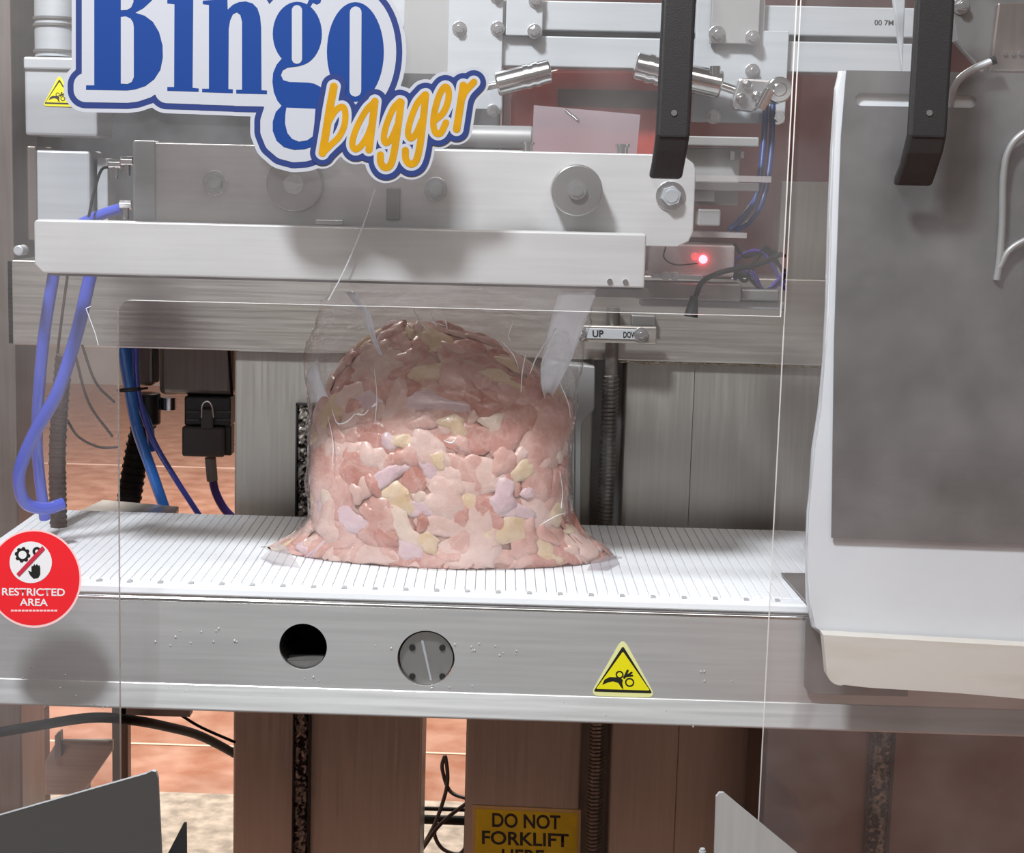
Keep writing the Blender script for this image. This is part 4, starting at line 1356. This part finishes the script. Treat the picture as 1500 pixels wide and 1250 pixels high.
# ================================================================== CLEAR GUARD DOORS
YD = 2.196
dl = thing('guard_door', 'clear acrylic guard door cut away above the conveyor, with blue logo sticker', 'door', P(600, 430, YD), 'clear guard doors')
z_cut = P(660, 452, YD).z
xr_ = P(1145, 450, YD).x
xl_ = P(173, 700, YD).x
zt_, zl_ = P(600, -120, YD).z, P(90, 1330, YD).z
x0_ = P(-120, 700, YD).x
r = .018
cor = [(xl_ + r - r * math.sin(t * PI / 12), z_cut - r + r * math.cos(t * PI / 12)) for t in range(7)]
pts = [(x0_, zl_), (x0_, zt_), (xr_, zt_), (xr_, z_cut)] + cor + [(xl_, zl_)]
MB().prism([(x, YD, z) for x, z in pts], (0, .010, 0), side=1).obj('acrylic_panel', [M['acrylic'], M['acrylic_edge']], dl)


def handle(parent, top, bend, end, wpx, Y):
    """pull handle: bar standing off the door whose lower end turns back to the door"""
    t, m_, e = P(*top, Y), P(*bend, Y), P(*end, Y)
    hw = wpx * Y / F / 2
    so, th = .050, .016
    prof = [(t, -so), (m_, -so), (m_.lerp(e, .35), -so * .86), (m_.lerp(e, .75), -so * .50), (e, -.012), (e, 0)]
    back = [(e, 0), (m_.lerp(e, .80), 0), (m_.lerp(e, .55), -so * .40), (m_.lerp(e, .1), -so + th * 1.1), (m_, -so + th), (t, -so + th)]
    mb = MB()
    vs, fs = [], []
    lst = prof[:-1] + back
    n_ = len(lst)
    for sgn in (-1, 1):
        for p, y in lst:
            vs.append((p.x + sgn * hw, Y + y, p.z))
    fs = [tuple(range(n_)), tuple(range(2 * n_ - 1, n_ - 1, -1))] + [(i, (i + 1) % n_, (i + 1) % n_ + n_, i + n_) for i in range(n_)]
    mb.add(vs, fs)
    h = mb.obj('door_handle', M['handle'], parent, bevel=.005, seg=3)
    g = MB()
    q = m_.lerp(e, .02)
    g.box(q.x - hw * .8, q.x + hw * .8, Y - so - .0006, Y - so * .9, q.z - .001, q.z + .0012)
    g.obj('handle_joint', M['black'], h)
    q = m_.lerp(t, .12)
    MB().cyl((q.x, Y - so - .0012, q.z), (q.x, Y - so + .002, q.z), .004, 12).obj('handle_screw', M['bolt'], h)
    return h


handle(dl, (993, -70), (980, 200), (974, 262), 47, YD)

# ---- logo sticker (flat print on the door)
B_ = [(126, 125), (138, 125), (138, -95), (126, -95), (126, -102), (195, -102), (222, -92), (234, -70), (236, -40), (232, -18), (222, 1), (210, 12), (198, 18.5),
      (212, 23), (224, 32), (233, 47), (238, 66), (238.5, 84), (235, 102), (226, 116), (213, 126), (198, 131), (186, 132.5), (126, 131.5)]
Bc1 = [(177, 25), (184, 24), (191, 27), (195, 33), (196, 40), (196, 113), (193, 120), (187, 123), (177, 122.5)]
Bc2 = [(177, -88), (190, -86), (195, -78), (195.5, 3), (192, 11), (186, 14.5), (177, 15)]
I_ = [(245, 127.5), (255, 127.5), (255.5, 6), (245, 5), (245, -1), (283, -1), (282, 128.5), (291, 129.5), (291, 134.5), (245, 133)]
Idot = circ(268, -36, 21)
N_ = [(296, 130), (306, 130), (306, 7), (297, 6), (297, 1), (333, -2), (333.5, 14), (341, 7), (350, 3), (360, 2), (370, 5), (377, 12), (381, 24), (382.5, 40), (383, 132),
      (391, 132.5), (391, 138), (346, 137), (346, 131.5), (354.5, 131.5), (354.5, 32), (352, 22), (347, 18), (341, 21), (337, 30), (335, 42), (334.5, 130.5), (341, 131), (341, 136.5), (296, 135)]
Gb = circ(435.5, 49.5, 36, 40, 47)
Gl = [(414, 84), (405, 95), (400, 107), (399, 120), (401, 135), (406, 147), (412.5, 155), (404, 164), (399.5, 178), (399.5, 192), (405, 206), (416, 215.5), (431, 219.5),
      (446, 218.5), (460, 214), (480, 160), (478, 135), (469, 127), (460, 122.5), (451, 121), (424, 120), (415, 117.5), (411.5, 110), (414, 103), (421, 99), (440, 96.5), (432, 88)]
Gear = [(448, 10), (456, -8), (462, -16), (474, -12), (469, 4), (464, 6.5), (458, 4), (452, 14)]
O_ = circ(520.5, 76, 41.7, 44, 73)
Gc = cap((435, 15), (435, 86), 7.5)
Gc2 = [(419.5, 157.8), (462, 159.5), (460.5, 180), (458, 200), (450, 205.5), (438, 207.5), (428, 203.5), (421, 195), (417.6, 181), (418, 168)]
Oc = cap((521, 18), (520.5, 133), 8.6)
L_ = [B_, I_, Idot, N_, Gb, Gl, Gear, O_]
q3 = lambda l: [(360 + x / 4.167, 80 + y / 4.167) for x, y in l]


def bez(pl, n=5):
    return [(p.x, p.y) for p in smooth_path([Vector((x, y, 0)) for x, y in pl], n)]


ST = [(q3([(537, 195), (512, 330), (490, 470), (468, 600)]), 5.8),
      (bez(q3([(500, 420), (545, 345), (588, 318), (607, 352), (602, 430), (570, 500), (520, 550), (470, 600)])), 4.6),
      (q3([(788, 285), (772, 420), (752, 580)]), 5.4), (bez(q3([(785, 290), (735, 340), (675, 450), (650, 540), (668, 578), (705, 555), (745, 490), (770, 420)])), 4.6),
      (bez(q3([(948, 290), (930, 430), (908, 580), (885, 670), (850, 690), (824, 660), (822, 612)])), 5.2), (bez(q3([(940, 285), (900, 330), (858, 430), (842, 510), (858, 540), (890, 510), (925, 430)])), 4.6),
      (bez(q3([(1098, 245), (1083, 390), (1062, 560), (1038, 650), (1005, 668), (978, 640), (974, 585)])), 5.2), (bez(q3([(1090, 245), (1045, 300), (1005, 400), (990, 480), (1008, 512), (1040, 480), (1075, 400)])), 4.6),
      (bez(q3([(1155, 400), (1205, 355), (1235, 280), (1236, 215), (1213, 198), (1180, 250), (1152, 350), (1145, 430), (1160, 478), (1190, 478), (1222, 415)])), 4.8),
      (q3([(1328, 188), (1308, 320), (1287, 455)]), 5.6), (bez(q3([(1312, 290), (1340, 225), (1392, 168)])), 5.0)]
e_ = .00025
y0 = YD - .0006
STR = [(p_, r_) for p_, r_ in ST]
lg = flatu(L_, [(p_, r_ - 15.5) for p_, r_ in ST], 33, y0, 'logo_sticker', M['s_white'], dl)
lg['label'] = 'blue and gold Bingo bagger logo sticker'
flatu(L_, [(p_, r_ - 14.5) for p_, r_ in ST], 27, y0 - e_, 'logo_outline', M['s_navy'], lg)
flatu(L_, [], 18.2, y0 - 2 * e_, 'logo_field', M['s_white'], lg)
flat([B_, I_, Idot, N_, Gb, O_], y0 - 3 * e_, 'word_bingo', M['s_blue'], lg)
flat([Gl, Gear], y0 - 3.6 * e_, 'word_bingo', M['s_blue'], lg)
flat([Bc1, Bc2, Gc, Gc2, Oc], y0 - 4.5 * e_, 'letter_counters', M['s_white'], lg)
flatu([], STR, 12.5, y0 - 5.5 * e_, 'word_outline', M['s_navy'], lg)
flatu([], STR, 4.6, y0 - 6.5 * e_, 'word_halo', M['s_white'], lg, 1.0)
flatu([], STR, 0, y0 - 7.5 * e_, 'word_bagger', M['s_gold'], lg, .8)

# ---- restricted area sticker
rsx = flat([circ(50, 848, 69.5, 48, 72)], y0, 'restricted_sticker', M['s_pink'], dl)
rsx['label'] = 'round red restricted area sticker'
flat([circ(49.5, 847.5, 67, 48, 69)], y0 - e_, 'sticker_disc', M['s_red'], rsx)
flat([circ(45, 824, 31, 40, 30.5)], y0 - 2 * e_, 'symbol_field', M['s_text'], rsx)
gear = []
for t in range(40):
    rr_ = 11.5 if (t // 2.5) % 2 < 1 else 9.5
    gear.append((33 + rr_ * math.cos(t * PI / 20), 813 + rr_ * math.sin(t * PI / 20)))
g2 = [(54 + 6.5 * math.cos(t * PI / 12), 808 + 6.5 * math.sin(t * PI / 12)) for t in range(24)]
hand = [(41, 836), (46, 838), (46, 830), (49, 829), (50, 826), (52, 829), (54, 826), (56, 829), (58, 828), (59, 832), (59, 842), (56, 847), (49, 848), (44, 843)]
flat([gear, g2, hand], y0 - 3 * e_, 'gear_and_hand', M['s_black'], rsx)
flat([circ(33, 813, 6, 20), circ(54, 808, 2.6, 12)], y0 - 4 * e_, 'gear_hole', M['s_text'], rsx)
flat([[(24, 841), (28, 845), (66, 805), (62, 800)]], y0 - 5 * e_, 'slash_bar', M['s_bar'], rsx)
textpx('RESTRICTED', 3, 861.5, 95, 872.5, y0 - 2 * e_, 'lettering', M['s_text'], rsx, .018, dy=1)
textpx('AREA', 29, 877, 70, 887.5, y0 - 2 * e_, 'lettering', M['s_text'], rsx, .018, dy=.6)
flat([[(x, 893.5), (x + 4.2, 893.6), (x + 4.2, 896.2), (x, 896.2)] for x in [16 + 5.3 * i for i in range(13)]], y0 - 2 * e_, 'small_print', M['s_pink'], rsx)
# hairline scratch marks on the acrylic
scm = MB()
for a, b in (((126, 452), (140, 490)), ((140, 490), (144, 506)), ((126, 452), (133, 449)), ((1238, 445), (1260, 440))):
    if a[0] > 1100: continue
    scm.tube([P(*a, y0 - .0002), P(*b, y0 - .0002)], .0006, 5)
scm.obj('scratch_mark', M['film_fold'], dl)

dr = thing('guard_door', 'clear acrylic guard door in front of the white bag stack, handle near its left', 'door', P(1350, 600, YD), 'clear guard doors')
xa = P(1150, 465, YD).x
xb = P(1720, 465, YD).x
MB().prism([(xa, YD, zl_), (xb, YD, zl_), (xb, YD, zt_), (xa, YD, zt_)], (0, .010, 0), side=1).obj('acrylic_panel', [M['acrylic'], M['acrylic_edge']], dr)
handle(dr, (1361, -70), (1345, 200), (1335, 272), 54, YD)

# ================================================================== CHUTE IN FRONT
ch = thing('discharge_chute', 'bent sheet steel chute with two flared side plates in front of the conveyor', 'chute', P(640, 1330, 1.9))
YCH = 2.02
o = polypx([(-60, 1212), (214, 1134), (222, 1130), (228, 1131), (231, 1140), (240, 1330), (-60, 1330)], YCH, .007, side=1).obj('side_plate', [mat('dark_sheet_steel', (.10, .092, .088), .45, .5), M['alu']], ch)
polypx([(1049, 1168), (1054, 1162), (1060, 1162), (1175, 1257), (1250, 1330), (1044, 1330)], YCH, .006, side=1).obj('side_plate', [mat('pale_sheet_steel', (.50, .49, .475), .45, .4, var=.05, vscale=5, stretch=(20, 20, 1)), M['alu']], ch)
polypx([(243, 1256), (269, 1206), (273, 1206), (274, 1330), (236, 1330)], YCH + .02, .004).obj('gusset', M['dark'], ch)
q = P(1029, 1246, YCH)
MB().cyl(q + Vector((0, 0, -.06)), q, .0048, 14).cyl(q, q + Vector((0, 0, .003)), .0036, 14).obj('stop_pin', M['alu'], ch, bevel=.001)
a, b = P(-60, 1330, YCH), P(1250, 1330, YCH)
MB().box(a.x - .75, b.x, YCH - 1.65, YCH + .02, a.z - .006, a.z).obj('chute_shade_pan', M['steel_dark'], ch)  # unseen pan, made oversized to shade the floor in front
for x in (a.x + .05, b.x - .08):
    MB().box(x, x + .03, YCH - .72, YCH - .69, 0, a.z - .006).obj('leg', M['steel_dark'], ch)
